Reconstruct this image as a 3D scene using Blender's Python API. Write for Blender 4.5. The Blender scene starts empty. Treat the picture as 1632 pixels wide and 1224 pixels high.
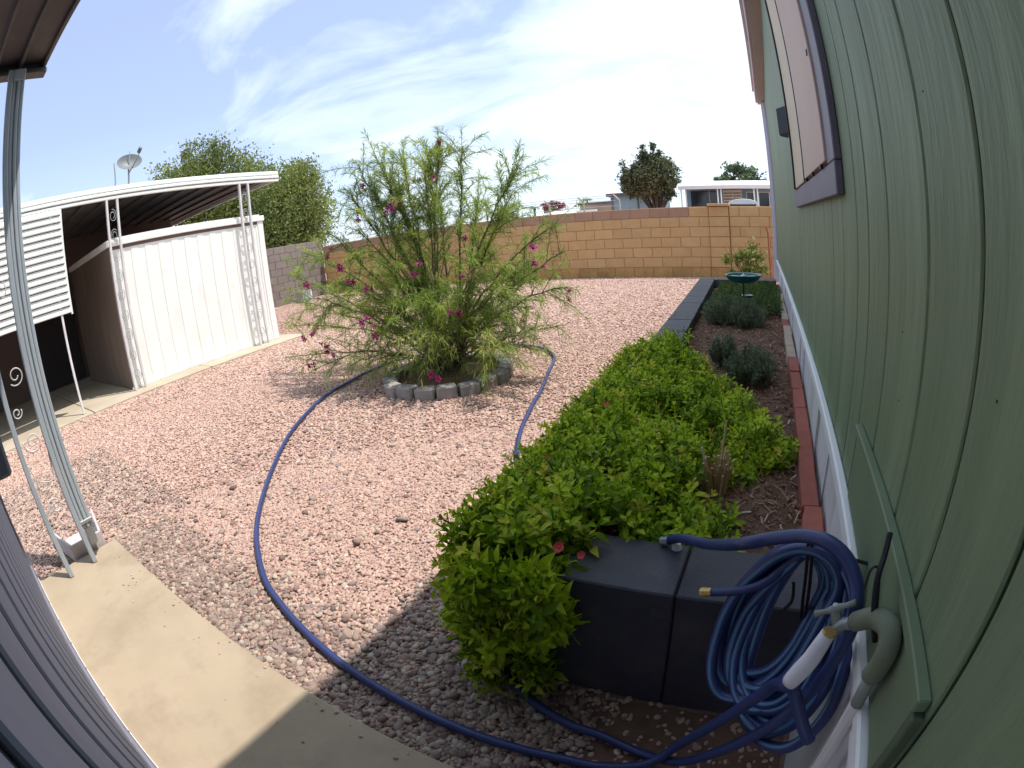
import bpy, bmesh, math, random
import numpy as np
from mathutils import Vector, Matrix, Euler
rnd = random.Random(7)
rng = np.random.default_rng(7)
PI = math.pi
scene = bpy.context.scene

# ------------------------------------------------------------------ camera
CAM_H = 1.15
cd = bpy.data.cameras.new('camera')
cam = bpy.data.objects.new('camera', cd)
scene.collection.objects.link(cam)
scene.camera = cam
yaw, pitch, roll = 0.50665, -0.29634, -0.10133
B = Matrix(((1, 0, 0), (0, 0, -1), (0, 1, 0)))
cam.matrix_world = Matrix.Translation((0, 0, CAM_H)) @ (Matrix.Rotation(yaw, 3, 'Z') @ B @ Matrix.Rotation(pitch, 3, 'X') @ Matrix.Rotation(roll, 3, 'Z')).to_4x4()
cd.sensor_fit = 'HORIZONTAL'
cd.sensor_width = 36
cd.clip_start = 0.02
cd.clip_end = 3000
cd.type = 'PANO'
try:
    P = cd.cycles
    P.panorama_type = 'FISHEYE_LENS_POLYNOMIAL'
except Exception:
    P = cd
    P.panorama_type = 'FISHEYE_LENS_POLYNOMIAL'
P.fisheye_fov = PI
P.fisheye_polynomial_k0 = 0.0
P.fisheye_polynomial_k1 = -0.98395 / 18
P.fisheye_polynomial_k2 = 0.0
P.fisheye_polynomial_k3 = -0.03723 / 18 ** 3
P.fisheye_polynomial_k4 = 0.0

# ------------------------------------------------------------------ world
SUN_DIR = Vector((-0.365, -0.25, -1.0)).normalized()       # the way the light travels
s = -SUN_DIR
elev = math.asin(s.z)
az = math.atan2(s.x, s.y)
world = bpy.data.worlds.new('World')
scene.world = world
world.use_nodes = True
wt = world.node_tree
wn, wl = wt.nodes, wt.links
wn.clear()
def N(nt, typ, **kw):
    n = nt.nodes.new(typ)
    for k, v in kw.items():
        if k.startswith('_'):
            setattr(n, k[1:], v)
        else:
            n.inputs[k.replace('__', ' ')].default_value = v
    return n
out = N(wt, 'ShaderNodeOutputWorld')
sky = N(wt, 'ShaderNodeTexSky', _sky_type='NISHITA', _sun_disc=False, _sun_elevation=elev, _sun_rotation=az, _air_density=1.0, _dust_density=0.6, _ozone_density=2.0)
bg_sky = N(wt, 'ShaderNodeBackground', Strength=0.145)
tint = N(wt, 'ShaderNodeMix', _data_type='RGBA', _blend_type='MULTIPLY')
tint.inputs[0].default_value = 1.0
tint.inputs[7].default_value = (0.88, 0.88, 1.22, 1)
wl.new(sky.outputs[0], tint.inputs[6])
wl.new(tint.outputs[2], bg_sky.inputs[0])
bg_cl = N(wt, 'ShaderNodeBackground', Color=(0.80, 0.92, 1.0, 1), Strength=0.93)
tc = N(wt, 'ShaderNodeTexCoord')
sep = N(wt, 'ShaderNodeSeparateXYZ')
wl.new(tc.outputs['Generated'], sep.inputs[0])
zz = N(wt, 'ShaderNodeMath', _operation='MAXIMUM')
zz.inputs[1].default_value = 0.0
wl.new(sep.outputs[2], zz.inputs[0])
za = N(wt, 'ShaderNodeMath', _operation='ADD')
za.inputs[1].default_value = 0.16
wl.new(zz.outputs[0], za.inputs[0])
def div(a):
    d = N(wt, 'ShaderNodeMath', _operation='DIVIDE')
    wl.new(a, d.inputs[0]); wl.new(za.outputs[0], d.inputs[1])
    return d.outputs[0]
comb = N(wt, 'ShaderNodeCombineXYZ')
wl.new(div(sep.outputs[0]), comb.inputs[0]); wl.new(div(sep.outputs[1]), comb.inputs[1])
mp = N(wt, 'ShaderNodeMapping')
mp.inputs['Rotation'].default_value = (0, 0, 0.5)
mp.inputs['Scale'].default_value = (1.15, 1.7, 1)
mp.inputs['Location'].default_value = (3.1, 0.4, 0)
wl.new(comb.outputs[0], mp.inputs[0])
n1 = N(wt, 'ShaderNodeTexNoise', Scale=0.8, Detail=7.0, Roughness=0.56, Distortion=0.5)
wl.new(mp.outputs[0], n1.inputs['Vector'])
# the cloud deck thickens towards +X (the sunny side) and overhead
gx = N(wt, 'ShaderNodeMath', _operation='MULTIPLY_ADD')
gx.inputs[1].default_value = 0.30; gx.inputs[2].default_value = 0.275
wl.new(sep.outputs[0], gx.inputs[0])
gy_ = N(wt, 'ShaderNodeMath', _operation='MULTIPLY_ADD')
gy_.inputs[1].default_value = 0.10
wl.new(sep.outputs[1], gy_.inputs[0]); wl.new(gx.outputs[0], gy_.inputs[2])
ad = N(wt, 'ShaderNodeMath', _operation='ADD')
wl.new(n1.outputs[0], ad.inputs[0]); wl.new(gy_.outputs[0], ad.inputs[1])
ramp = N(wt, 'ShaderNodeMapRange', _interpolation_type='SMOOTHSTEP')
ramp.inputs[1].default_value = 0.40; ramp.inputs[2].default_value = 0.84
wl.new(ad.outputs[0], ramp.inputs[0])
# haze of thin cloud near the horizon
hz = N(wt, 'ShaderNodeMapRange')
hz.inputs[1].default_value = 0.0; hz.inputs[2].default_value = 0.30
hz.inputs[3].default_value = 0.60; hz.inputs[4].default_value = 0.36
wl.new(sep.outputs[2], hz.inputs[0])
mx = N(wt, 'ShaderNodeMath', _operation='MAXIMUM')
wl.new(ramp.outputs[0], mx.inputs[0]); wl.new(hz.outputs[0], mx.inputs[1])
mix = N(wt, 'ShaderNodeMixShader')
wl.new(mx.outputs[0], mix.inputs[0]); wl.new(bg_sky.outputs[0], mix.inputs[1]); wl.new(bg_cl.outputs[0], mix.inputs[2])
wl.new(mix.outputs[0], out.inputs[0])

sl = bpy.data.lights.new('sun', 'SUN')
sl.energy = 3.55
sl.angle = math.radians(0.6)
sl.color = (1.0, 0.94, 0.85)
so = bpy.data.objects.new('sun', sl)
so.rotation_euler = SUN_DIR.to_track_quat('-Z', 'Y').to_euler()
so.location = (0, 0, 20)
scene.collection.objects.link(so)
scene.view_settings.view_transform = 'Standard'
scene.view_settings.look = 'None'
scene.view_settings.gamma = 1
scene.view_settings.exposure = 0.50
scene.view_settings.use_curve_mapping = False
scene.cycles.max_bounces = 6
scene.cycles.diffuse_bounces = 3
scene.cycles.transparent_max_bounces = 6
C = scene.collection

# ------------------------------------------------------------------ materials
def mat(name, c1, c2=None, scale=4, rough=0.7, bump=0.0, bscale=60, stretch=(1, 1, 1), vary=0.0, trans=0.0, metal=0.0, c3=None, s3=1.5, spec=0.4, bdist=0.01, detail=6, lo=0.35, hi=0.65):
    """Mottled material: c1/c2 mixed by noise, an optional broad third tone, noise bump, brightness that differs from object to object."""
    m = bpy.data.materials.new(name); m.use_nodes = True
    nt = m.node_tree; nt.nodes.clear(); L = nt.links.new
    o = N(nt, 'ShaderNodeOutputMaterial'); p = N(nt, 'ShaderNodeBsdfPrincipled', Roughness=rough, Metallic=metal)
    p.inputs['Specular IOR Level'].default_value = spec
    tc = N(nt, 'ShaderNodeTexCoord'); mp = N(nt, 'ShaderNodeMapping')
    mp.inputs['Scale'].default_value = stretch
    oi = N(nt, 'ShaderNodeObjectInfo')
    sh = N(nt, 'ShaderNodeVectorMath', _operation='ADD')
    mul = N(nt, 'ShaderNodeMath', _operation='MULTIPLY'); mul.inputs[1].default_value = 37.0
    L(oi.outputs['Random'], mul.inputs[0]); L(tc.outputs['Object'], sh.inputs[0]); L(mul.outputs[0], sh.inputs[1])
    L(sh.outputs[0], mp.inputs[0])
    col = None
    if c2 is None: c2 = tuple(x * 0.86 for x in c1)
    nz = N(nt, 'ShaderNodeTexNoise', Scale=scale, Detail=detail, Roughness=0.6); L(mp.outputs[0], nz.inputs['Vector'])
    mr = N(nt, 'ShaderNodeMapRange'); mr.inputs[1].default_value = lo; mr.inputs[2].default_value = hi
    L(nz.outputs[0], mr.inputs[0])
    mc = N(nt, 'ShaderNodeMix', _data_type='RGBA'); mc.inputs[6].default_value = (*c1, 1); mc.inputs[7].default_value = (*c2, 1)
    L(mr.outputs[0], mc.inputs[0]); col = mc.outputs[2]
    if c3:
        n3 = N(nt, 'ShaderNodeTexNoise', Scale=s3, Detail=4.0, Roughness=0.65); L(mp.outputs[0], n3.inputs['Vector'])
        r3 = N(nt, 'ShaderNodeMapRange'); r3.inputs[1].default_value = 0.5; r3.inputs[2].default_value = 0.72
        L(n3.outputs[0], r3.inputs[0])
        m3 = N(nt, 'ShaderNodeMix', _data_type='RGBA'); m3.inputs[7].default_value = (*c3, 1)
        L(r3.outputs[0], m3.inputs[0]); L(col, m3.inputs[6]); col = m3.outputs[2]
    if vary:
        h = N(nt, 'ShaderNodeHueSaturation')
        v = N(nt, 'ShaderNodeMapRange'); v.inputs[3].default_value = 1 - vary; v.inputs[4].default_value = 1 + vary
        L(oi.outputs['Random'], v.inputs[0]); L(v.outputs[0], h.inputs['Value']); L(col, h.inputs['Color']); col = h.outputs[0]
    L(col, p.inputs['Base Color'])
    if bump:
        nb = N(nt, 'ShaderNodeTexNoise', Scale=bscale, Detail=5.0, Roughness=0.6); L(mp.outputs[0], nb.inputs['Vector'])
        b = N(nt, 'ShaderNodeBump', Strength=bump, Distance=bdist); L(nb.outputs[0], b.inputs['Height']); L(b.outputs[0], p.inputs['Normal'])
    if trans:
        t = N(nt, 'ShaderNodeBsdfTranslucent'); L(col, t.inputs[0])
        ms = N(nt, 'ShaderNodeMixShader'); ms.inputs[0].default_value = trans
        L(p.outputs[0], ms.inputs[1]); L(t.outputs[0], ms.inputs[2]); L(ms.outputs[0], o.inputs[0])
    else:
        L(p.outputs[0], o.inputs[0])
    return m

def ramp_mat(name, stops, rough=0.8, trans=0.0, bump=0.0, bscale=200, spec=0.3, noise=0.12):
    """Colour picked per object or per instance from a ramp."""
    m = bpy.data.materials.new(name); m.use_nodes = True
    nt = m.node_tree; nt.nodes.clear(); L = nt.links.new
    o = N(nt, 'ShaderNodeOutputMaterial'); p = N(nt, 'ShaderNodeBsdfPrincipled', Roughness=rough)
    p.inputs['Specular IOR Level'].default_value = spec
    oi = N(nt, 'ShaderNodeObjectInfo'); cr = N(nt, 'ShaderNodeValToRGB')
    cr.color_ramp.interpolation = 'LINEAR'
    e = cr.color_ramp.elements
    e[0].position, e[0].color = stops[0][0], (*stops[0][1], 1)
    e[1].position, e[1].color = stops[-1][0], (*stops[-1][1], 1)
    for pos, c in stops[1:-1]:
        x = e.new(pos); x.color = (*c, 1)
    L(oi.outputs['Random'], cr.inputs[0])
    tc = N(nt, 'ShaderNodeTexCoord'); nz = N(nt, 'ShaderNodeTexNoise', Scale=bscale * 0.3, Detail=3.0); L(tc.outputs['Object'], nz.inputs['Vector'])
    h = N(nt, 'ShaderNodeHueSaturation'); v = N(nt, 'ShaderNodeMapRange'); v.inputs[3].default_value = 1 - noise; v.inputs[4].default_value = 1 + noise
    v.inputs[1].default_value = 0.3; v.inputs[2].default_value = 0.7
    L(nz.outputs[0], v.inputs[0]); L(v.outputs[0], h.inputs['Value']); L(cr.outputs[0], h.inputs['Color'])
    L(h.outputs[0], p.inputs['Base Color'])
    if bump:
        nb = N(nt, 'ShaderNodeTexNoise', Scale=bscale, Detail=4.0); L(tc.outputs['Object'], nb.inputs['Vector'])
        b = N(nt, 'ShaderNodeBump', Strength=bump, Distance=0.002); L(nb.outputs[0], b.inputs['Height']); L(b.outputs[0], p.inputs['Normal'])
    if trans:
        t = N(nt, 'ShaderNodeBsdfTranslucent'); L(h.outputs[0], t.inputs[0])
        ms = N(nt, 'ShaderNodeMixShader'); ms.inputs[0].default_value = trans
        L(p.outputs[0], ms.inputs[1]); L(t.outputs[0], ms.inputs[2]); L(ms.outputs[0], o.inputs[0])
    else:
        L(p.outputs[0], o.inputs[0])
    return m

M = {}
M['ground'] = mat('gravel_bed', (0.50, 0.32, 0.27), (0.38, 0.24, 0.20), scale=35, rough=0.95, bump=0.9, bscale=45, bdist=0.02, c3=(0.24, 0.16, 0.12), s3=0.8)
M['dirt'] = mat('brown_dirt', (0.19, 0.11, 0.075), (0.13, 0.075, 0.052), scale=25, rough=0.95, bump=0.8, bscale=60, c3=(0.2, 0.115, 0.075), s3=4)
M['pebble'] = ramp_mat('pink_pebble', [(0, (0.28, 0.18, 0.16)), (0.05, (0.36, 0.22, 0.19)), (0.2, (0.50, 0.335, 0.28)), (0.4, (0.57, 0.395, 0.33)), (0.55, (0.50, 0.325, 0.275)), (0.68, (0.62, 0.465, 0.39)), (0.78, (0.52, 0.385, 0.30)), (0.86, (0.43, 0.31, 0.285)), (0.93, (0.57, 0.345, 0.285)), (0.975, (0.33, 0.26, 0.255)), (1.0, (0.70, 0.58, 0.49))], rough=0.85, bump=0.35, bscale=160)
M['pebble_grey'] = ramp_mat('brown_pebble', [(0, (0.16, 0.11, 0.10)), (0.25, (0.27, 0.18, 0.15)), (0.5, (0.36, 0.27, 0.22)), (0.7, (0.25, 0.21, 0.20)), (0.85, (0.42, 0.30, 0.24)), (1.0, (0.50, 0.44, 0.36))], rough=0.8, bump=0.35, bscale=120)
M['concrete'] = mat('tan_concrete', (0.46, 0.37, 0.27), (0.40, 0.32, 0.23), scale=3.0, rough=0.9, bump=0.25, bscale=120, bdist=0.003, c3=(0.34, 0.265, 0.19), s3=3.4)
M['concrete2'] = mat('drive_concrete', (0.50, 0.43, 0.34), (0.42, 0.36, 0.28), scale=2.5, rough=0.9, bump=0.2, bscale=90, bdist=0.004, c3=(0.40, 0.31, 0.23), s3=0.9)
def siding_mat(name, c, dark):
    return mat(name, c, dark, scale=9, stretch=(1, 1, 0.14), rough=0.55, bump=0.8, bscale=44, bdist=0.008, spec=0.35, c3=tuple(x * 1.22 for x in c), s3=5, detail=8)
M['green'] = siding_mat('green_siding', (0.188, 0.248, 0.148), (0.160, 0.216, 0.126))
M['green_panel'] = mat('green_panel_paint', (0.178, 0.236, 0.140), (0.160, 0.214, 0.126), scale=5, rough=0.6, bump=0.15, bscale=50, bdist=0.003)
M['green_dark'] = mat('groove_green', (0.10, 0.132, 0.082), rough=0.8)
M['grey_siding'] = mat('grey_siding', (0.27, 0.29, 0.385), (0.225, 0.24, 0.33), scale=6, stretch=(1, 1, 0.2), rough=0.65, bump=0.35, bscale=40, bdist=0.003)
M['grey_dark'] = mat('groove_grey', (0.10, 0.10, 0.13), rough=0.8)
M['grey_trim'] = mat('grey_trim', (0.24, 0.235, 0.29), (0.20, 0.195, 0.25), scale=9, rough=0.6, bump=0.2, bscale=30, bdist=0.003)
M['white'] = mat('white_paint', (0.88, 0.88, 0.87), (0.84, 0.84, 0.83), scale=3, rough=0.55, c3=(0.80, 0.79, 0.77), s3=2, bump=0.1, bscale=50, bdist=0.003)
M['white_old'] = mat('weathered_white', (0.78, 0.765, 0.76), (0.70, 0.685, 0.68), scale=5, rough=0.7, c3=(0.60, 0.56, 0.52), s3=3, bump=0.3, bscale=18, bdist=0.01, stretch=(1, 1, 0.5))
M['awning_white'] = mat('awning_aluminium', (0.84, 0.87, 0.85), (0.78, 0.81, 0.80), scale=2, rough=0.45)
M['post_blue'] = mat('pale_blue_metal', (0.44, 0.50, 0.56), (0.38, 0.44, 0.50), scale=6, rough=0.45, c3=(0.5, 0.54, 0.56), s3=3)
M['post_white'] = mat('post_white', (0.72, 0.70, 0.72), (0.60, 0.58, 0.60), scale=8, rough=0.5, vary=0.05)
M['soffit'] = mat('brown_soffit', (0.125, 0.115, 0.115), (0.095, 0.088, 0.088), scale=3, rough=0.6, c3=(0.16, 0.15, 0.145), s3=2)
M['black_block'] = mat('black_painted_block', (0.066, 0.066, 0.088), (0.050, 0.050, 0.068), scale=14, rough=0.6, bump=0.8, bscale=140, bdist=0.003, vary=0.10, c3=(0.105, 0.10, 0.105), s3=7)
M['mortar_black'] = mat('black_mortar', (0.02, 0.02, 0.025), rough=0.9)
M['tan_block'] = mat('tan_block', (0.56, 0.365, 0.185), (0.51, 0.33, 0.165), scale=5, rough=0.9, bump=0.35, bscale=70, bdist=0.004, vary=0.05, c3=(0.50, 0.30, 0.135), s3=2.4)
M['stained_block'] = mat('damp_stained_block', (0.42, 0.245, 0.09), (0.52, 0.31, 0.125), scale=6, rough=0.9, bump=0.35, bscale=70, bdist=0.004, vary=0.08, c3=(0.30, 0.18, 0.09), s3=5)
M['cap_block'] = mat('brown_cap_block', (0.38, 0.235, 0.165), (0.33, 0.20, 0.145), scale=5, rough=0.9, bump=0.3, bscale=70, bdist=0.004, vary=0.05)
M['mortar_tan'] = mat('tan_mortar', (0.50, 0.31, 0.14), rough=0.95)
M['grey_block'] = mat('grey_brown_block', (0.24, 0.20, 0.19), (0.20, 0.165, 0.155), scale=4, rough=0.9, bump=0.3, bscale=70, bdist=0.004, vary=0.06)
M['mortar_grey'] = mat('grey_mortar', (0.17, 0.14, 0.135), rough=0.95)
M['red_brick'] = mat('red_paver', (0.40, 0.125, 0.085), (0.33, 0.10, 0.07), scale=9, rough=0.85, bump=0.4, bscale=110, bdist=0.003, vary=0.12)
M['tan_brick'] = mat('tan_paver', (0.46, 0.36, 0.27), (0.38, 0.29, 0.22), scale=9, rough=0.85, bump=0.4, bscale=110, bdist=0.003, vary=0.1)
M['edging'] = mat('grey_edging_block', (0.36, 0.34, 0.33), (0.27, 0.25, 0.25), scale=12, rough=0.9, bump=0.5, bscale=90, bdist=0.006, vary=0.1)
M['leaf'] = ramp_mat('bright_succulent_leaf', [(0, (0.09, 0.17, 0.008)), (0.18, (0.20, 0.33, 0.012)), (0.45, (0.36, 0.52, 0.018)), (0.72, (0.52, 0.68, 0.03)), (0.92, (0.68, 0.76, 0.07)), (1.0, (0.72, 0.60, 0.10))], rough=0.48, trans=0.42, spec=0.22, bscale=80)
M['leaf_low'] = ramp_mat('low_green_leaf', [(0, (0.05, 0.10, 0.02)), (0.5, (0.10, 0.18, 0.035)), (1.0, (0.20, 0.24, 0.06))], rough=0.5, trans=0.3)
M['stem_green'] = mat('green_stem', (0.16, 0.22, 0.05), rough=0.6)
M['willow_leaf'] = mat('willow_leaf', (0.34, 0.45, 0.085), (0.17, 0.27, 0.05), scale=2.2, rough=0.5, trans=0.45, c3=(0.48, 0.53, 0.09), s3=1.3)
M['willow_bark'] = mat('willow_bark', (0.10, 0.075, 0.065), (0.18, 0.14, 0.12), scale=20, rough=0.9, bump=0.3)
M['magenta'] = mat('magenta_petal', (0.42, 0.035, 0.20), (0.24, 0.02, 0.12), scale=30, rough=0.6, trans=0.3, vary=0.3)
M['red_flower'] = mat('red_petal', (0.65, 0.06, 0.05), rough=0.5)
M['rosemary'] = mat('rosemary_leaf', (0.19, 0.235, 0.125), (0.11, 0.145, 0.08), scale=9, rough=0.7, trans=0.15, c3=(0.24, 0.28, 0.20), s3=6)
M['mesquite'] = mat('mesquite_leaf', (0.24, 0.29, 0.085), (0.12, 0.16, 0.05), scale=0.9, rough=0.6, trans=0.35, c3=(0.30, 0.35, 0.08), s3=0.5)
M['oak_leaf'] = mat('dark_tree_leaf', (0.105, 0.125, 0.055), (0.065, 0.078, 0.045), scale=0.8, rough=0.6, trans=0.25, c3=(0.16, 0.15, 0.07), s3=0.5)
M['far_leaf'] = mat('far_tree_leaf', (0.13, 0.19, 0.09), (0.09, 0.13, 0.07), scale=0.6, rough=0.7, trans=0.2)
M['bark'] = mat('bark', (0.10, 0.075, 0.055), (0.06, 0.045, 0.035), scale=12, rough=0.95, bump=0.5, bscale=20)
M['chip'] = ramp_mat('wood_chip', [(0, (0.14, 0.075, 0.05)), (0.4, (0.27, 0.145, 0.095)), (0.75, (0.38, 0.22, 0.15)), (0.92, (0.48, 0.32, 0.23)), (1, (0.6, 0.48, 0.38))], rough=0.9)
M['straw'] = ramp_mat('dry_stalk', [(0, (0.36, 0.23, 0.11)), (0.6, (0.58, 0.41, 0.21)), (1, (0.70, 0.55, 0.32))], rough=0.8)
M['teal'] = mat('teal_plastic', (0.012, 0.13, 0.14), (0.010, 0.10, 0.11), scale=5, rough=0.3)
M['solar'] = mat('solar_disc', (0.40, 0.46, 0.50), (0.22, 0.27, 0.31), scale=9, rough=0.3)
M['black'] = mat('black_metal', (0.012, 0.012, 0.018), rough=0.45)
M['dark_inside'] = mat('dark_interior', (0.035, 0.03, 0.032), rough=0.9)
M['brass'] = mat('brass', (0.62, 0.45, 0.17), (0.5, 0.35, 0.12), scale=30, rough=0.4, metal=0.6)
M['valve_metal'] = mat('valve_metal', (0.34, 0.36, 0.35), (0.24, 0.26, 0.25), scale=30, rough=0.45, metal=0.5)
M['painted_pipe'] = mat('painted_pipe_foam', (0.20, 0.235, 0.165), (0.15, 0.17, 0.12), scale=20, rough=0.7, bump=0.3, bscale=60, bdist=0.003)
M['grey_pipe'] = mat('grey_pipe', (0.30, 0.34, 0.31), (0.22, 0.25, 0.22), scale=25, rough=0.6)
M['foam_white'] = mat('white_foam', (0.80, 0.79, 0.84), (0.74, 0.73, 0.78), scale=10, rough=0.8, bump=0.2, bscale=30, bdist=0.002)
M['pink_panel'] = mat('pink_shade', (0.58, 0.43, 0.36), (0.54, 0.40, 0.335), scale=2, rough=0.6)
M['yellow_panel'] = mat('cream_shade', (0.62, 0.52, 0.36), (0.58, 0.48, 0.34), scale=2, rough=0.6)
M['purple_frame'] = mat('purple_grey_frame', (0.165, 0.145, 0.20), (0.135, 0.12, 0.165), scale=10, rough=0.5, bump=0.3, bscale=60, bdist=0.003)
M['fascia_pink'] = mat('beige_fascia', (0.44, 0.38, 0.40), (0.40, 0.345, 0.365), scale=2, rough=0.6)
M['lavender_trim'] = mat('white_corner_trim', (0.62, 0.60, 0.70), (0.56, 0.54, 0.64), scale=4, rough=0.5)
M['shaded_shed_side'] = mat('shaded_shed_side', (0.20, 0.155, 0.13), (0.16, 0.125, 0.105), scale=3, rough=0.8, stretch=(1, 1, 0.3))  # brown side wall, albedo lowered so the colour carries the shade there
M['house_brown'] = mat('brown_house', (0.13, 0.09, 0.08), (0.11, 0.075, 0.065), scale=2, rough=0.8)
M['blue_wall'] = mat('blue_house_wall', (0.27, 0.37, 0.42), (0.24, 0.335, 0.385), scale=1.5, rough=0.7)
M['roof_white'] = mat('white_metal_roof', (0.80, 0.75, 0.75), (0.74, 0.70, 0.70), scale=1, rough=0.5)
M['glass_dark'] = mat('dark_glass', (0.03, 0.035, 0.05), rough=0.12, spec=0.6)
M['wood_slat'] = mat('tan_slat', (0.50, 0.41, 0.31), (0.40, 0.32, 0.24), scale=2, rough=0.8)
M['tan_wall'] = mat('tan_building', (0.40, 0.32, 0.23), (0.34, 0.27, 0.2), scale=1, rough=0.9)
M['silver'] = mat('silver_car_paint', (0.55, 0.58, 0.62), rough=0.3, metal=0.3)
M['rubber'] = mat('rubber', (0.02, 0.02, 0.02), rough=0.8)
M['galv'] = mat('galvanised', (0.42, 0.44, 0.46), rough=0.5, metal=0.4)
M['dish'] = mat('dish_grey', (0.17, 0.19, 0.21), rough=0.5)
M['splash'] = mat('splash_block_plastic', (0.62, 0.56, 0.56), (0.52, 0.46, 0.46), scale=9, rough=0.6)
M['slope_dirt'] = mat('far_dirt', (0.34, 0.26, 0.20), (0.26, 0.20, 0.15), scale=0.3, rough=1.0)
M['hill'] = mat('far_hill', (0.25, 0.26, 0.30), rough=1.0)
# hose: deep blue with a lighter stripe that runs along it (u goes round the tube)
def hose_material():
    m = bpy.data.materials.new('blue_hose'); m.use_nodes = True
    nt = m.node_tree; nt.nodes.clear(); L = nt.links.new
    o = N(nt, 'ShaderNodeOutputMaterial'); p = N(nt, 'ShaderNodeBsdfPrincipled', Roughness=0.42)
    uv = N(nt, 'ShaderNodeUVMap'); sp = N(nt, 'ShaderNodeSeparateXYZ'); L(uv.outputs[0], sp.inputs[0])
    a = N(nt, 'ShaderNodeMath', _operation='SUBTRACT'); a.inputs[1].default_value = 0.5; L(sp.outputs[0], a.inputs[0])
    b = N(nt, 'ShaderNodeMath', _operation='ABSOLUTE'); L(a.outputs[0], b.inputs[0])
    c = N(nt, 'ShaderNodeMath', _operation='LESS_THAN'); c.inputs[1].default_value = 0.045; L(b.outputs[0], c.inputs[0])
    tc = N(nt, 'ShaderNodeTexCoord'); nz = N(nt, 'ShaderNodeTexNoise', Scale=14.0, Detail=5.0); L(tc.outputs['Object'], nz.inputs['Vector'])
    base = N(nt, 'ShaderNodeMix', _data_type='RGBA'); base.inputs[6].default_value = (0.022, 0.035, 0.130, 1); base.inputs[7].default_value = (0.038, 0.058, 0.185, 1)
    L(nz.outputs[0], base.inputs[0])
    mx = N(nt, 'ShaderNodeMix', _data_type='RGBA'); mx.inputs[7].default_value = (0.08, 0.20, 0.36, 1)
    L(c.outputs[0], mx.inputs[0]); L(base.outputs[2], mx.inputs[6]); L(mx.outputs[2], p.inputs['Base Color'])
    L(p.outputs[0], o.inputs[0])
    return m
M['hose'] = hose_material()

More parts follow.
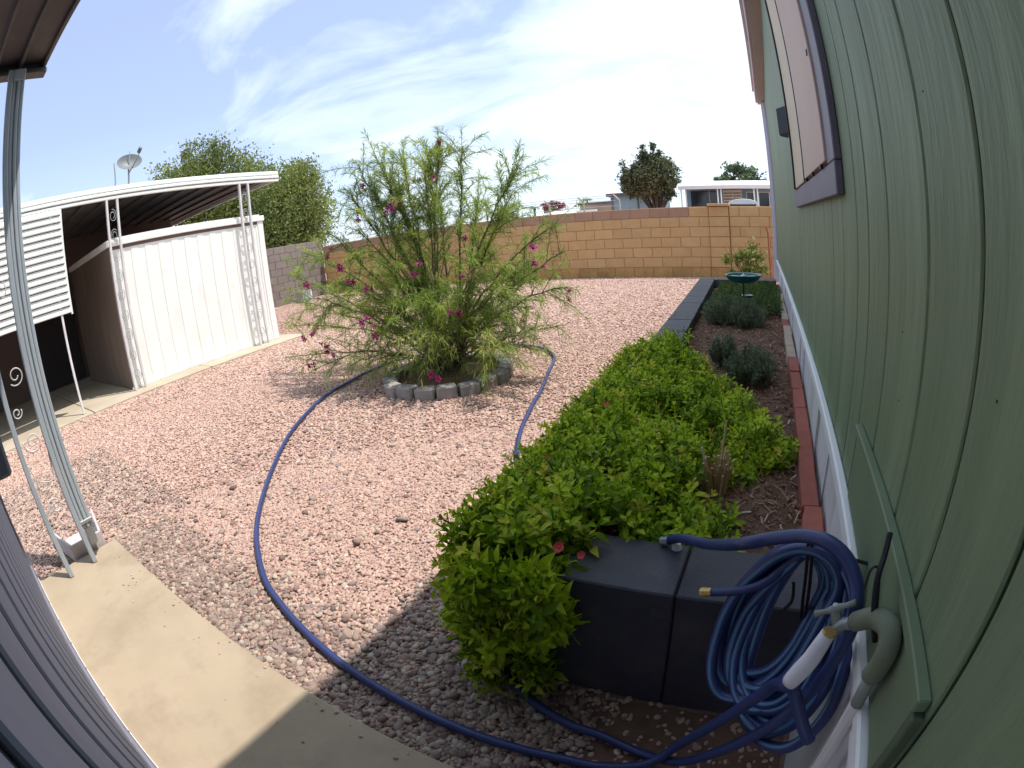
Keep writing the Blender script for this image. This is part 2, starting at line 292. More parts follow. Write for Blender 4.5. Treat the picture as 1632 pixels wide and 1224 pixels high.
# ------------------------------------------------------------------ geometry helpers
class MB:
    def __init__(s): s.v = []; s.f = []; s.uv = None
    def box(s, x0, x1, y0, y1, z0, z1):
        n = len(s.v)
        s.v += [(x0, y0, z0), (x1, y0, z0), (x1, y1, z0), (x0, y1, z0), (x0, y0, z1), (x1, y0, z1), (x1, y1, z1), (x0, y1, z1)]
        s.f += [tuple(n + i for i in q) for q in ((0, 3, 2, 1), (4, 5, 6, 7), (0, 1, 5, 4), (1, 2, 6, 5), (2, 3, 7, 6), (3, 0, 4, 7))]
        return s
    def bar(s, a, b, w, h=None, up=(0, 0, 1)):
        """Rectangular bar from a to b."""
        a, b = Vector(a), Vector(b); h = h or w
        d = (b - a).normalized(); u = Vector(up)
        if abs(d.dot(u)) > 0.98: u = Vector((0, 1, 0))
        r = d.cross(u).normalized() * w / 2; t = r.cross(d).normalized() * h / 2
        n = len(s.v)
        s.v += [tuple(p + i * r + j * t) for p in (a, b) for i, j in ((-1, -1), (1, -1), (1, 1), (-1, 1))]
        s.f += [tuple(n + i for i in q) for q in ((0, 1, 2, 3), (7, 6, 5, 4), (0, 4, 5, 1), (1, 5, 6, 2), (2, 6, 7, 3), (3, 7, 4, 0))]
        return s
    def tube(s, pts, r, n=8, closed=False, taper=None, caps=True):
        pts = [Vector(p) for p in pts]; k = len(pts); base = len(s.v); prev = None
        for i, p in enumerate(pts):
            d = (pts[(i + 1) % k] - pts[i - 1]) if closed else (pts[min(i + 1, k - 1)] - pts[max(i - 1, 0)])
            d.normalize()
            if prev is None:
                u = d.cross(Vector((0, 0, 1)))
                if u.length < 0.1: u = d.cross(Vector((1, 0, 0)))
            else:
                u = prev - d * prev.dot(d)
            u.normalize(); prev = u; w = d.cross(u)
            rr = r if not taper else r * (1 + (taper - 1) * i / (k - 1))
            if isinstance(r, (list, tuple)): rr = r[i]
            for j in range(n):
                a = 2 * PI * j / n
                s.v.append(tuple(p + (u * math.cos(a) + w * math.sin(a)) * rr))
        m = k if closed else k - 1
        for i in range(m):
            for j in range(n):
                a = base + i * n + j; b = base + i * n + (j + 1) % n
                i2 = (i + 1) % k
                s.f.append((a, b, base + i2 * n + (j + 1) % n, base + i2 * n + j))
        if caps and not closed:
            s.f.append(tuple(base + j for j in range(n))[::-1]); s.f.append(tuple(base + (k - 1) * n + j for j in range(n)))
        return s
    def lathe(s, prof, c=(0, 0, 0), n=24, sx=1, sy=1):
        base = len(s.v)
        for r, z in prof:
            for j in range(n):
                a = 2 * PI * j / n
                s.v.append((c[0] + r * math.cos(a) * sx, c[1] + r * math.sin(a) * sy, c[2] + z))
        for i in range(len(prof) - 1):
            for j in range(n):
                a = base + i * n + j; b = base + i * n + (j + 1) % n
                s.f.append((a, b, b + n, a + n))
        return s
    def prism(s, poly, z0, z1):
        n = len(s.v); k = len(poly)
        s.v += [(x, y, z0) for x, y in poly] + [(x, y, z1) for x, y in poly]
        s.f += [tuple(n + i for i in range(k))[::-1], tuple(n + k + i for i in range(k))]
        s.f += [(n + i, n + (i + 1) % k, n + k + (i + 1) % k, n + k + i) for i in range(k)]
        return s
    def xf(s, mtx):
        s.v = [tuple(mtx @ Vector(p)) for p in s.v]; return s
    def mesh(s, name, m, bevel=0.0, smooth=False, off=(0, 0, 0)):
        me = bpy.data.meshes.new(name)
        me.from_pydata([(x - off[0], y - off[1], z - off[2]) for x, y, z in s.v], [], s.f)
        if bevel:
            bm = bmesh.new(); bm.from_mesh(me)
            bmesh.ops.bevel(bm, geom=list(bm.edges), offset=bevel, segments=1, affect='EDGES', clamp_overlap=True)
            bm.to_mesh(me); bm.free()
        me.materials.append(m)
        if smooth: me.shade_smooth()
        return me
    def build(s, name, m, parent=None, bevel=0.0, smooth=False):
        """Vertices are given in world coordinates; the object sits at its parent's origin."""
        off = tuple(parent_world(parent)) if parent else (0, 0, 0)
        o = bpy.data.objects.new(name, s.mesh(name, m, bevel, smooth, off))
        C.objects.link(o)
        if parent: o.parent = parent
        return o

def parent_world(p):
    v = Vector((0, 0, 0))
    while p: v = v + p.location; p = p.parent
    return v
def link(name, me, parent=None, loc=(0, 0, 0), rot=(0, 0, 0), scale=None):
    o = bpy.data.objects.new(name, me); C.objects.link(o)
    if parent:
        o.parent = parent; o.location = Vector(loc) - parent_world(parent)
    else: o.location = loc
    o.rotation_euler = rot
    if scale is not None: o.scale = scale if hasattr(scale, '__len__') else (scale,) * 3
    return o
def tag(o, label=None, cat=None, group=None, kind=None):
    if label: o['label'] = label
    if cat: o['category'] = cat
    if group: o['group'] = group
    if kind: o['kind'] = kind
    return o
def thing(name, loc, label, cat, group=None):
    o = bpy.data.objects.new(name, None); o.empty_display_size = 0.1; C.objects.link(o); o.location = loc
    return tag(o, label, cat, group)
def spline(pts, n=8, closed=False):
    """Catmull-Rom through pts."""
    P = [Vector(p) for p in pts]; k = len(P); o = []
    rg = range(k) if closed else range(k - 1)
    for i in rg:
        if closed: p0, p1, p2, p3 = P[i - 1], P[i], P[(i + 1) % k], P[(i + 2) % k]
        else: p0, p1, p2, p3 = P[max(i - 1, 0)], P[i], P[i + 1], P[min(i + 2, k - 1)]
        for j in range(n):
            t = j / n
            o.append(0.5 * ((2 * p1) + (-p0 + p2) * t + (2 * p0 - 5 * p1 + 4 * p2 - p3) * t * t + (-p0 + 3 * p1 - 3 * p2 + p3) * t ** 3))
    if not closed: o.append(P[-1])
    return o
def fast_mesh(name, V, T, m, smooth=False):
    me = bpy.data.meshes.new(name); V = np.asarray(V, np.float32); T = np.asarray(T, np.int32)
    me.vertices.add(len(V)); me.vertices.foreach_set('co', V.ravel())
    k = T.shape[1]
    me.loops.add(T.size); me.loops.foreach_set('vertex_index', T.ravel())
    me.polygons.add(len(T)); me.polygons.foreach_set('loop_start', np.arange(0, T.size, k, dtype=np.int32))
    me.update(calc_edges=True); me.materials.append(m)
    if smooth: me.shade_smooth()
    return me
def unit(a): return a / (np.linalg.norm(a, axis=-1, keepdims=True) + 1e-9)
def strips(P, D, L, Wd, curve=0.5):
    """Narrow drooping leaves: P base, D direction, L length, Wd width; four triangles each."""
    n = len(P); up = rng.normal(size=(n, 3)) * 0.6 + [0, 0, 1]
    S = unit(np.cross(D, up)); L = L[:, None]; Wd = Wd[:, None]
    dn = np.array([0, 0, -1.0]) * curve
    def at(t): return P + D * L * t + dn * L * t * t
    a, b, c, d = at(0), at(0.35), at(0.7), at(1.0)
    V = np.stack([a, b - S * Wd / 2, b + S * Wd / 2, c - S * Wd * 0.38, c + S * Wd * 0.38, d], 1)
    i = np.arange(n)[:, None] * 6
    T = np.stack([i + [0, 1, 2], i + [1, 3, 2], i + [3, 4, 2], i + [3, 5, 4]], 1).reshape(-1, 3)
    return V.reshape(-1, 3), T
def cards(P, size, flat=0.0):
    """Leaf clumps: one bent pair of triangles per point, turned at random."""
    n = len(P); a = unit(rng.normal(size=(n, 3))); b = unit(np.cross(a, rng.normal(size=(n, 3)))); s = size[:, None]
    V = np.stack([P - a * s, P + b * s * 0.45, P + a * s, P - b * s * 0.45 + np.cross(a, b) * s * 0.25], 1)
    i = np.arange(n)[:, None] * 4
    T = np.stack([i + [0, 1, 2], i + [0, 2, 3]], 1).reshape(-1, 3)
    return V.reshape(-1, 3), T

def scatter(name, pts, rots, scales, protos, m=None, parent=None, loc=(0, 0, 0)):
    """One object: geometry nodes put a prototype on every point, with its own turn and size."""
    coll = bpy.data.collections.new(name + '_protos')
    for i, me in enumerate(protos):
        p = bpy.data.objects.new('%s_piece_%02d' % (name, i), me); coll.objects.link(p)
    n = len(pts)
    me = bpy.data.meshes.new(name)
    me.vertices.add(n); me.vertices.foreach_set('co', np.asarray(pts, np.float32).ravel())
    a = me.attributes.new('rot', 'FLOAT_VECTOR', 'POINT'); a.data.foreach_set('vector', np.asarray(rots, np.float32).ravel())
    a = me.attributes.new('scl', 'FLOAT_VECTOR', 'POINT'); a.data.foreach_set('vector', np.asarray(scales, np.float32).ravel())
    a = me.attributes.new('idx', 'INT', 'POINT'); a.data.foreach_set('value', rng.integers(0, len(protos), n).astype(np.int32))
    o = bpy.data.objects.new(name, me); C.objects.link(o)
    if m: me.materials.append(m)
    if parent: o.parent = parent
    o.location = loc
    ng = bpy.data.node_groups.new(name + '_nodes', 'GeometryNodeTree')
    ng.interface.new_socket('Geometry', in_out='INPUT', socket_type='NodeSocketGeometry')
    ng.interface.new_socket('Geometry', in_out='OUTPUT', socket_type='NodeSocketGeometry')
    gi = ng.nodes.new('NodeGroupInput'); go = ng.nodes.new('NodeGroupOutput')
    ci = ng.nodes.new('GeometryNodeCollectionInfo'); ci.inputs[0].default_value = coll; ci.inputs[1].default_value = True; ci.inputs[2].default_value = True
    ip = ng.nodes.new('GeometryNodeInstanceOnPoints'); ip.inputs['Pick Instance'].default_value = True
    def at(nm, ty):
        x = ng.nodes.new('GeometryNodeInputNamedAttribute'); x.data_type = ty; x.inputs[0].default_value = nm
        return x.outputs[0]
    L = ng.links.new
    L(gi.outputs[0], ip.inputs['Points']); L(ci.outputs[0], ip.inputs['Instance'])
    L(at('rot', 'FLOAT_VECTOR'), ip.inputs['Rotation']); L(at('scl', 'FLOAT_VECTOR'), ip.inputs['Scale']); L(at('idx', 'INT'), ip.inputs['Instance Index'])
    L(ip.outputs[0], go.inputs[0])
    md = o.modifiers.new('scatter', 'NODES'); md.node_group = ng
    return o

# ------------------------------------------------------------------ ground
g = MB()
# one sheet to the horizon
R_ = 900
nx = 3
g.v = [(-R_, -R_, 0), (R_, -R_, 0), (R_, R_, 0), (-R_, R_, 0)]; g.f = [(0, 1, 2, 3)]
tag(g.build('ground', M['ground']), kind='structure')
def sheet(name, m, poly, z):
    b = MB(); b.v = [(x, y, z) for x, y in poly]; b.f = [tuple(range(len(poly)))]
    return tag(b.build(name, m), kind='structure')
sheet('dirt', M['dirt'], [(-0.62, 0.47), (0.215, 0.47), (0.215, 0.84), (-0.42, 0.84)], 0.003)
# the concrete porch slab along the wall the camera hangs on
slab = MB().box(-2.60, 0.21, -0.9, 0.457, -0.06, 0.05).build('porch_slab', M['concrete'], bevel=0.006); tag(slab, kind='structure')
# carport slab: panels with joints between them
cs = bpy.data.objects.new('carport_slab', None); C.objects.link(cs); tag(cs, kind='structure')
for (x0, x1, y0, y1) in ((-9.2, -6.18, -3.0, -0.12), (-9.2, -6.18, -0.105, 1.395), (-9.2, -6.18, 1.41, 3.2), (-9.2, -6.18, 3.215, 4.95), (-12.4, -9.215, -3.0, 1.395), (-12.4, -9.215, 1.41, 4.95)):
    MB().box(x0, x1, y0, y1, -0.05, 0.03).build('concrete_panel', M['concrete2'], cs, bevel=0.006)

# ------------------------------------------------------------------ gravel
def pebble_mesh(i, m):
    bm = bmesh.new(); bmesh.ops.create_icosphere(bm, subdivisions=2, radius=1)
    r = random.Random(100 + i); ph = [Vector((r.gauss(0, 1), r.gauss(0, 1), r.gauss(0, 1))) for _ in range(3)]
    fl = r.uniform(0.42, 0.62); wd = r.uniform(0.62, 0.85)
    for v in bm.verts:
        k = 1 + 0.10 * sum(math.sin(v.co.dot(p) * 1.8 + j) for j, p in enumerate(ph))
        v.co = Vector((v.co.x * k, v.co.y * wd * k, v.co.z * fl * k))
    me = bpy.data.meshes.new('pebble'); bm.to_mesh(me); bm.free(); me.materials.append(m); me.shade_smooth()
    return me
peb = [pebble_mesh(i, M['pebble']) for i in range(8)]
pebg = [pebble_mesh(i + 20, M['pebble_grey']) for i in range(6)]
PLX = lambda y: -0.655 - 0.029 * (y - 0.85)      # outer face of the planter's long wall
def allowed(x, y):
    a = (y > 0.462) & (x < 0.2) & (x > -6.17) & ~((x > PLX(y) - 0.005) & (y > 0.845) & (y < 6.72))
    b = (y <= 0.462) & (y > -1.4) & (x < -2.605) & (x > -6.17)
    c = (y > 4.96) & (x <= -6.17) & (x > -11.45)
    ring = (x + 2.42) ** 2 + (y - 3.31) ** 2 < 0.46 ** 2
    dirt = (x > -0.55) & (y < 0.86) & (rng.random(x.shape) < np.clip((x + 0.62) * 2.2, 0, 0.93))
    return (a | b | c) & ~ring & ~dirt & (y < 10.2)
def sample(n, x0, x1, y0, y1, cond=None):
    x = rng.uniform(x0, x1, n); y = rng.uniform(y0, y1, n); k = allowed(x, y)
    if cond is not None: k &= cond(x, y)
    return np.stack([x[k], y[k]], 1)
near = lambda x, y: np.hypot(x, y) < 2.9
mid = lambda x, y: (np.hypot(x, y) >= 2.9) & (np.hypot(x, y) < 5.6)
far_ = lambda x, y: np.hypot(x, y) >= 5.6
def lay(P, s0, s1, z0, name, label, protos):
    n = len(P); sc = rng.lognormal(math.log((s0 + s1) / 2), 0.26, n).clip(s0 * 0.7, s1 * 1.7)
    z = z0 + rng.random(n) * sc * 0.55
    rot = np.stack([rng.normal(0, 0.25, n), rng.normal(0, 0.25, n), rng.uniform(0, 6.28, n)], 1)
    o = scatter(name, np.column_stack([P, z]), rot, np.stack([sc, sc * rng.uniform(0.8, 1.1, n), sc * rng.uniform(0.8, 1.2, n)], 1), protos)
    tag(o, label, 'gravel', kind='stuff')
    return o
lay(np.vstack([sample(150000, -2.95, 0.2, 0.45, 3.0, near), sample(5000, -2.95, -2.6, -1.2, 0.46, near)]), 0.0052, 0.0084, 0.002, 'gravel', 'pinkish landscaping gravel nearest the porch slab', peb)
lay(np.vstack([sample(250000, -5.9, 0.2, -1.4, 5.7, mid)]), 0.0068, 0.0102, 0.002, 'gravel', 'pink landscaping gravel round the flowering bush', peb)
lay(np.vstack([sample(190000, -6.2, 0.2, -1.4, 10.2, far_), sample(30000, -11.4, -6.17, 4.96, 10.2)]), 0.0095, 0.0140, 0.002, 'gravel', 'pink landscaping gravel towards the block wall', peb)
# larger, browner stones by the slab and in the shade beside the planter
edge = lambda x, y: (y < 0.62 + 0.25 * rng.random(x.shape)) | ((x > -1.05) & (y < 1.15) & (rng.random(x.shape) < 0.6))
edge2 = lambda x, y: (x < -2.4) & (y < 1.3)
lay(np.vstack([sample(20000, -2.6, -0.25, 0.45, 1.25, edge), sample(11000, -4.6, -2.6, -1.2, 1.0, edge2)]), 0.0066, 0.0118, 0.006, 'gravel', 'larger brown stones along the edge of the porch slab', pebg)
P = sample(420, -2.9, -0.4, 0.47, 2.4)
lay(P, 0.011, 0.019, 0.004, 'gravel', 'scattered larger grey stones among the pink gravel', pebg)

n = 46
sx_ = rng.uniform(-2.45, -0.3, n); sy_ = 0.45 - np.abs(rng.normal(0, 0.10, n)).clip(0, 0.45); sc_ = rng.uniform(0.0022, 0.0065, n)
o = scatter('stray_stones', np.column_stack([sx_, sy_, 0.0505 + sc_ * 0.4]), np.stack([np.zeros(n), np.zeros(n), rng.uniform(0, 6.28, n)], 1), np.repeat(sc_[:, None], 3, 1), peb)
tag(o, 'small stray stones lying on the porch slab near its edge', 'stones', kind='stuff')

# ------------------------------------------------------------------ green house on the right
house = thing('green_house', (2, 3, 0), 'long sage green house with vertical grooved siding filling the right edge', 'house')
XW = 0.22
MB().box(XW + 0.012, 4.2, -1.3, 7.19, 0.60, 2.95).build('wall', M['green_dark'], house)
ys = [-1.28, -1.1, -0.92, -0.74, -0.56, -0.38, -0.2, -0.04, 0.13, 0.293, 0.461, 0.636, 0.853, 1.02, 1.145]
while ys[-1] < 7.0: ys.append(ys[-1] + rnd.choice((0.2, 0.2, 0.13)))
ys[-1] = 7.17
for a, b in zip(ys[:-1], ys[1:]):
    gp = 0.0032 if b < 1.2 else 0.0015
    MB().box(XW, XW + 0.011, a + gp, b - gp, 0.602, 2.76).build('siding_board', M['green'], house, bevel=0.0032)
# access panel below the belly ledge
MB().box(XW - 0.010, XW - 0.0005, 0.315, 0.960, 0.618, 0.752).build('access_panel', M['green_panel'], house, bevel=0.002)
MB().box(XW - 0.017, XW - 0.0005, 0.305, 0.972, 0.754, 0.772).build('panel_ledge', M['green_panel'], house, bevel=0.002)
MB().box(XW - 0.015, XW - 0.0005, 0.297, 0.313, 0.614, 0.752).build('panel_edge', M['green_dark'], house, bevel=0.002)
# nail heads
for (y, z) in ((0.40, 1.02), (0.75, 1.0), (0.6, 1.31), (0.73, 0.905), (0.35, 0.66)):
    MB().tube([(XW - 0.001, y, z), (XW + 0.002, y, z)], 0.0014, 6).build('nail_head', M['black'], house)
# white drip strip and skirting
MB().box(XW - 0.022, XW - 0.001, -1.25, 7.19, 0.585, 0.612).build('drip_strip', M['white'], house, bevel=0.004)
MB().box(XW - 0.014, XW + 0.004, -1.25, 7.18, 0.552, 0.583).build('drip_strip', M['white'], house, bevel=0.003)
sk = MB()
yy = -1.25; k = 0
while yy < 7.15:
    w = 0.30 + 0.05 * math.sin(k * 2.3); x = XW + 0.006 + 0.004 * math.sin(k * 1.7)
    e = min(yy + w - 0.0012, 7.15)
    MB().prism([(x, yy), (x + 0.02, yy), (x + 0.02, e), (x + 0.004, e)], 0.02, 0.551).build('skirting_panel', M['white_old'], house)
    yy += w; k += 1
# corner trim, eave, soffit, roof
MB().box(XW - 0.055, XW + 0.05, 7.192, 7.22, 0.30, 2.80).build('corner_trim', M['lavender_trim'], house, bevel=0.003)
MB().box(XW - 0.030, XW - 0.0005, 7.10, 7.19, 0.615, 2.755).build('corner_trim', M['lavender_trim'], house, bevel=0.003)
MB().box(0.10, 0.125, -1.4, 7.36, 2.80, 2.97).build('fascia', M['fascia_pink'], house, bevel=0.004)
MB().box(0.125, 0.24, -1.4, 7.35, 2.775, 2.80).build('soffit', M['fascia_pink'], house)
MB().box(0.075, 0.13, -1.4, 7.38, 2.975, 3.0).build('gutter_lip', M['lavender_trim'], house)
rf = MB(); rf.v = [(0.08, -1.4, 3.0), (0.08, 7.38, 3.0), (2.2, 7.38, 3.45), (2.2, -1.4, 3.45), (4.4, 7.38, 3.0), (4.4, -1.4, 3.0)]
rf.f = [(0, 1, 2, 3), (3, 2, 4, 5), (0, 3, 5), (1, 4, 2)]; rf.build('roof', M['soffit'], house)
# window
wx = XW - 0.022
W0, W1, WZ0, WZ1 = 1.285, 2.78, 1.215, 2.34
win = MB().box(wx, XW - 0.0005, W0, W1, WZ0, WZ0 + 0.085).build('window', M['purple_frame'], house, bevel=0.003)
MB().box(wx + 0.001, XW - 0.0005, W0, W0 + 0.135, WZ0 + 0.087, WZ1).build('frame', M['purple_frame'], win, bevel=0.003)
MB().box(wx, XW - 0.0005, W1 - 0.10, W1, WZ0 + 0.087, WZ1).build('frame', M['purple_frame'], win, bevel=0.003)
MB().box(wx, XW - 0.0005, W0, W1, WZ1 + 0.001, WZ1 + 0.1).build('frame', M['purple_frame'], win, bevel=0.003)
MB().box(wx - 0.006, XW - 0.003, W0 + 0.137, 2.085, WZ0 + 0.096, WZ1 - 0.01).build('shade_panel', M['pink_panel'], win, bevel=0.002)
MB().box(wx - 0.003, XW - 0.003, 2.105, W1 - 0.125, WZ0 + 0.092, WZ1 - 0.01).build('shade_panel', M['yellow_panel'], win, bevel=0.002)
MB().box(wx - 0.009, XW - 0.002, 2.087, 2.103, WZ0 + 0.089, WZ1 - 0.005).build('mullion', M['black'], win)
MB().box(wx - 0.012, XW - 0.001, W1 - 0.123, W1 - 0.102, WZ0 + 0.089, WZ1 - 0.005).build('mullion', M['black'], win)
for y in (1.5, 1.75, 2.0): MB().box(wx - 0.010, wx, y, y + 0.018, WZ0 + 0.082, WZ0 + 0.094).build('clip', M['black'], win)
MB().box(wx - 0.009, wx, 1.44, 1.46, 1.62, 1.635).build('clip', M['black'], win)
MB().prism([(wx - 0.055, W1 + 0.0), (wx - 0.0, W1 - 0.10), (wx - 0.0, W1 + 0.12), (wx - 0.045, W1 + 0.06)], 1.60, 1.74).build('bracket', M['black'], win)

# ------------------------------------------------------------------ wall the camera hangs on
cw = thing('grey_sided_wall', (-1.2, -0.1, 0), 'grey vertical-board wall seen edge-on at the lower left', 'wall')
YF = -0.072
MB().box(-2.62, 0.0, -0.30, YF - 0.012, 0.05, 2.36).build('wall', M['grey_dark'], cw)
xs = [-2.62]
while xs[-1] < -0.02: xs.append(xs[-1] + 0.16)
for i, (a, b) in enumerate(zip(xs[:-1], xs[1:])):
    MB().box(a + 0.017, min(b, -0.0) - 0.017, YF - 0.0118, YF, 0.11, 2.35).build('siding_board', M['grey_siding'], cw, bevel=0.004)
MB().box(-2.625, 0.0, YF - 0.011, YF + 0.010, 0.062, 0.135).build('base_trim', M['grey_trim'], cw, bevel=0.004)
MB().box(-2.625, 0.0, YF - 0.01, YF + 0.0125, 0.0515, 0.0605).build('base_strip', M['white'], cw)
MB().box(-2.66, -2.6215, -0.31, YF + 0.012, 0.0515, 2.36).build('corner_trim', M['grey_trim'], cw, bevel=0.004)
for i in range(12):
    MB().tube([(-2.3 + i * 0.2, YF + 0.009, 0.075), (-2.3 + i * 0.2, YF + 0.012, 0.075)], 0.004, 6).build('nail_head', M['black'], cw)
wb = thing('wall_box', (-1.15, YF, 1.1), 'dark slate box fixed to the grey wall at the far left edge', 'wall box')
MB().box(-1.30, -1.0, YF + 0.001, 0.018, 0.925, 1.25).build('box_body', M['grey_trim'], wb, bevel=0.006)
MB().box(-1.305, -0.995, YF + 0.001, 0.024, 1.252, 1.27).build('lid', M['grey_trim'], wb, bevel=0.004)

# ------------------------------------------------------------------ porch awning, its posts and downspout
aw = thing('porch_awning', (-2.4, 0.2, 2.4), 'ribbed brown metal porch awning in the upper left corner', 'awning')
for j in range(4):
    y0 = -0.08 + j * 0.1375
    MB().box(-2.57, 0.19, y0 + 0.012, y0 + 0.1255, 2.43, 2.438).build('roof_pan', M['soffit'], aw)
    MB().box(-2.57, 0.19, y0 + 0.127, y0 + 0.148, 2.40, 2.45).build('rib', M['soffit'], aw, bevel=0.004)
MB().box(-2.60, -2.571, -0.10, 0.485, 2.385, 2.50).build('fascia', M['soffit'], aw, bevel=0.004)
MB().box(-2.60, -2.52, 0.20, 0.482, 2.36, 2.384).build('end_channel', M['soffit'], aw, bevel=0.003)
for y in (0.27, 0.33): MB().tube([(-2.545, y, 2.35), (-2.545, y, 2.40)], 0.008, 6).build('bolt', M['galv'], aw)
col = thing('porch_post', (-2.48, 0.2, 0.05), 'pale blue wrought metal porch post with scrollwork standing on the slab corner', 'post')
MB().box(-2.50, -2.46, 0.262, 0.288, 0.052, 2.359).build('upright', M['post_blue'], col, bevel=0.003)
MB().box(-2.485, -2.445, 0.105, 0.131, 0.052, 2.359).build('upright', M['post_blue'], col, bevel=0.003)
def scroll(cy, cz, r, turns=1.5, sgn=1, x=-2.48, a0=0.0):
    pts = []
    for i in range(34):
        t = i / 33; a = a0 + sgn * t * turns * 2 * PI; rr = r * (1 - 0.72 * t)
        pts.append((x, cy + rr * math.cos(a), cz + rr * math.sin(a)))
    return pts
for (cy, cz, r, sg, a0) in ((0.205, 0.985, 0.045, 1, -2.4), (0.165, 0.83, 0.028, -1, 0.4), (0.200, 0.69, 0.052, 1, 2.9), (0.20, 1.35, 0.05, -1, 2.6), (0.19, 1.75, 0.05, 1, -2.4), (0.20, 0.38, 0.045, -1, -2.6)):
    MB().tube(scroll(cy, cz, r, 1.35, sg, a0=a0), 0.0035, 6).build('scroll', M['post_white'], col, smooth=True)
MB().tube(spline([(-2.48, 0.262, 0.62), (-2.48, 0.24, 0.5), (-2.48, 0.16, 0.52), (-2.48, 0.134, 0.6)], 8), 0.003, 6).build('scroll', M['post_white'], col, smooth=True)
ds = thing('downspout', (-2.5, 0.32, 0.1), 'ribbed pale blue downspout strapped beside the porch post', 'downspout')
for i, (y0, y1, dx) in enumerate(((0.292, 0.312, 0), (0.314, 0.334, 0.006), (0.336, 0.356, 0))):
    MB().box(-2.53, -2.475 + dx, y0, y1, 0.22, 2.359).build('pipe_rib', M['post_blue'], ds, bevel=0.004)
MB().box(-2.54, -2.464, 0.288, 0.36, 0.245, 0.262).build('strap', M['galv'], ds, bevel=0.002)
MB().bar((-2.505, 0.324, 0.235), (-2.60, 0.330, 0.105), 0.062, 0.05, up=(0, 1, 0)).build('elbow', M['post_blue'], ds, bevel=0.005)
MB().box(-2.51, -2.46, 0.29, 0.356, 2.30, 2.36).build('collar', M['post_blue'], ds, bevel=0.004)
sb = thing('splash_block', (-2.8, 0.3, 0.0), 'pinkish white splash block under the downspout', 'splash block')
b = MB(); b.v = [(-2.63, 0.20, 0.055), (-2.63, 0.385, 0.055), (-3.02, 0.45, 0.015), (-3.02, 0.15, 0.015), (-2.63, 0.20, 0.03), (-2.63, 0.385, 0.03), (-3.02, 0.45, 0.0), (-3.02, 0.15, 0.0)]
b.f = [(0, 1, 2, 3), (7, 6, 5, 4), (0, 4, 5, 1), (1, 5, 6, 2), (2, 6, 7, 3), (3, 7, 4, 0)]
b.build('tray', M['splash'], sb)
for y0, y1 in ((0.195, 0.145), (0.39, 0.455)):
    MB().bar((-2.625, y0, 0.075), (-3.03, y1, 0.05), 0.016, 0.10).build('side_wall', M['splash'], sb, bevel=0.004)
MB().box(-2.632, -2.616, 0.19, 0.395, 0.03, 0.12).build('back_wall', M['splash'], sb, bevel=0.003)

# ------------------------------------------------------------------ carport across the yard
cp = thing('carport', (-8, 2, 0), 'white aluminium carport with scrolled posts and a flat ribbed fascia', 'carport')
FX = -6.45
for i, (z0, z1, dx) in enumerate(((2.425, 2.469, 0.0), (2.479, 2.522, 0.010), (2.532, 2.592, 0.0))):
    MB().box(FX - 0.03, FX + dx, -4.0, 5.02, z0, z1).build('fascia_rib', M['awning_white'], cp, bevel=0.008)
MB().box(-11.6, FX - 0.031, 4.99, 5.02, 2.44, 2.59).build('fascia_end', M['awning_white'], cp, bevel=0.004)
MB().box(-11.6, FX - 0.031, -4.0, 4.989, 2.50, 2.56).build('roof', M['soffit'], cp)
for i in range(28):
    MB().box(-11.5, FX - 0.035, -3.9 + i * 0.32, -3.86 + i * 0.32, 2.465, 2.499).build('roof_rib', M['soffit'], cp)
def carport_post(y, x=-6.47, lean=0.0):
    g = bpy.data.objects.new('post', None); C.objects.link(g); g.parent = cp; g.location = Vector((x, y, 0.03)) - cp.location
    for dy in (0, 0.155):
        MB().bar((x, y + dy, 0.031), (x, y + dy + lean, 2.424), 0.042, 0.03).build('upright', M['post_white'], g, bevel=0.003)
    for k in range(9):
        z = 0.22 + k * 0.25
        pts = []
        for i in range(22):
            t = i / 21; a = (1 if k % 2 else -1) * t * 1.5 * 2 * PI + k; rr = 0.055 * (1 - 0.6 * t)
            pts.append((x, y + 0.078 + rr * math.cos(a), z + rr * math.sin(a) * 1.5))
        MB().tube(pts, 0.0045, 5).build('scroll', M['galv'], g, smooth=True)
carport_post(2.135); carport_post(4.27)
MB().bar((-6.30, 1.29, 0.031), (-6.49, 1.33, 2.424), 0.032, 0.028).build('prop_post', M['post_white'], cp, bevel=0.003)
# louvred awning panel hanging from the fascia
lv = thing('louvred_shade', (-6.4, 0.5, 1.8), 'white louvred shade panel hanging at the left end of the carport', 'shade panel')
nsl = 15
for i in range(nsl):
    z = 1.185 + i * (2.42 - 1.185) / nsl
    h = (2.42 - 1.185) / nsl
    b = MB(); x = -6.40
    prof = [(x, z + 0.006), (x + 0.035, z + 0.012), (x + 0.035, z + 0.030), (x, z + h - 0.004), (x - 0.012, z + h - 0.004), (x - 0.012, z + 0.006)]
    n = len(prof); b.v = [(p[0], -2.6, p[1]) for p in prof] + [(p[0], 1.445, p[1]) for p in prof]
    b.f = [tuple(range(n)), tuple(range(n, 2 * n))[::-1]] + [(j, n + j, n + (j + 1) % n, (j + 1) % n) for j in range(n)]
    b.build('slat', M['awning_white'], lv)
MB().box(-6.425, -6.40, 1.448, 1.47, 1.17, 2.42).build('side_channel', M['awning_white'], lv)
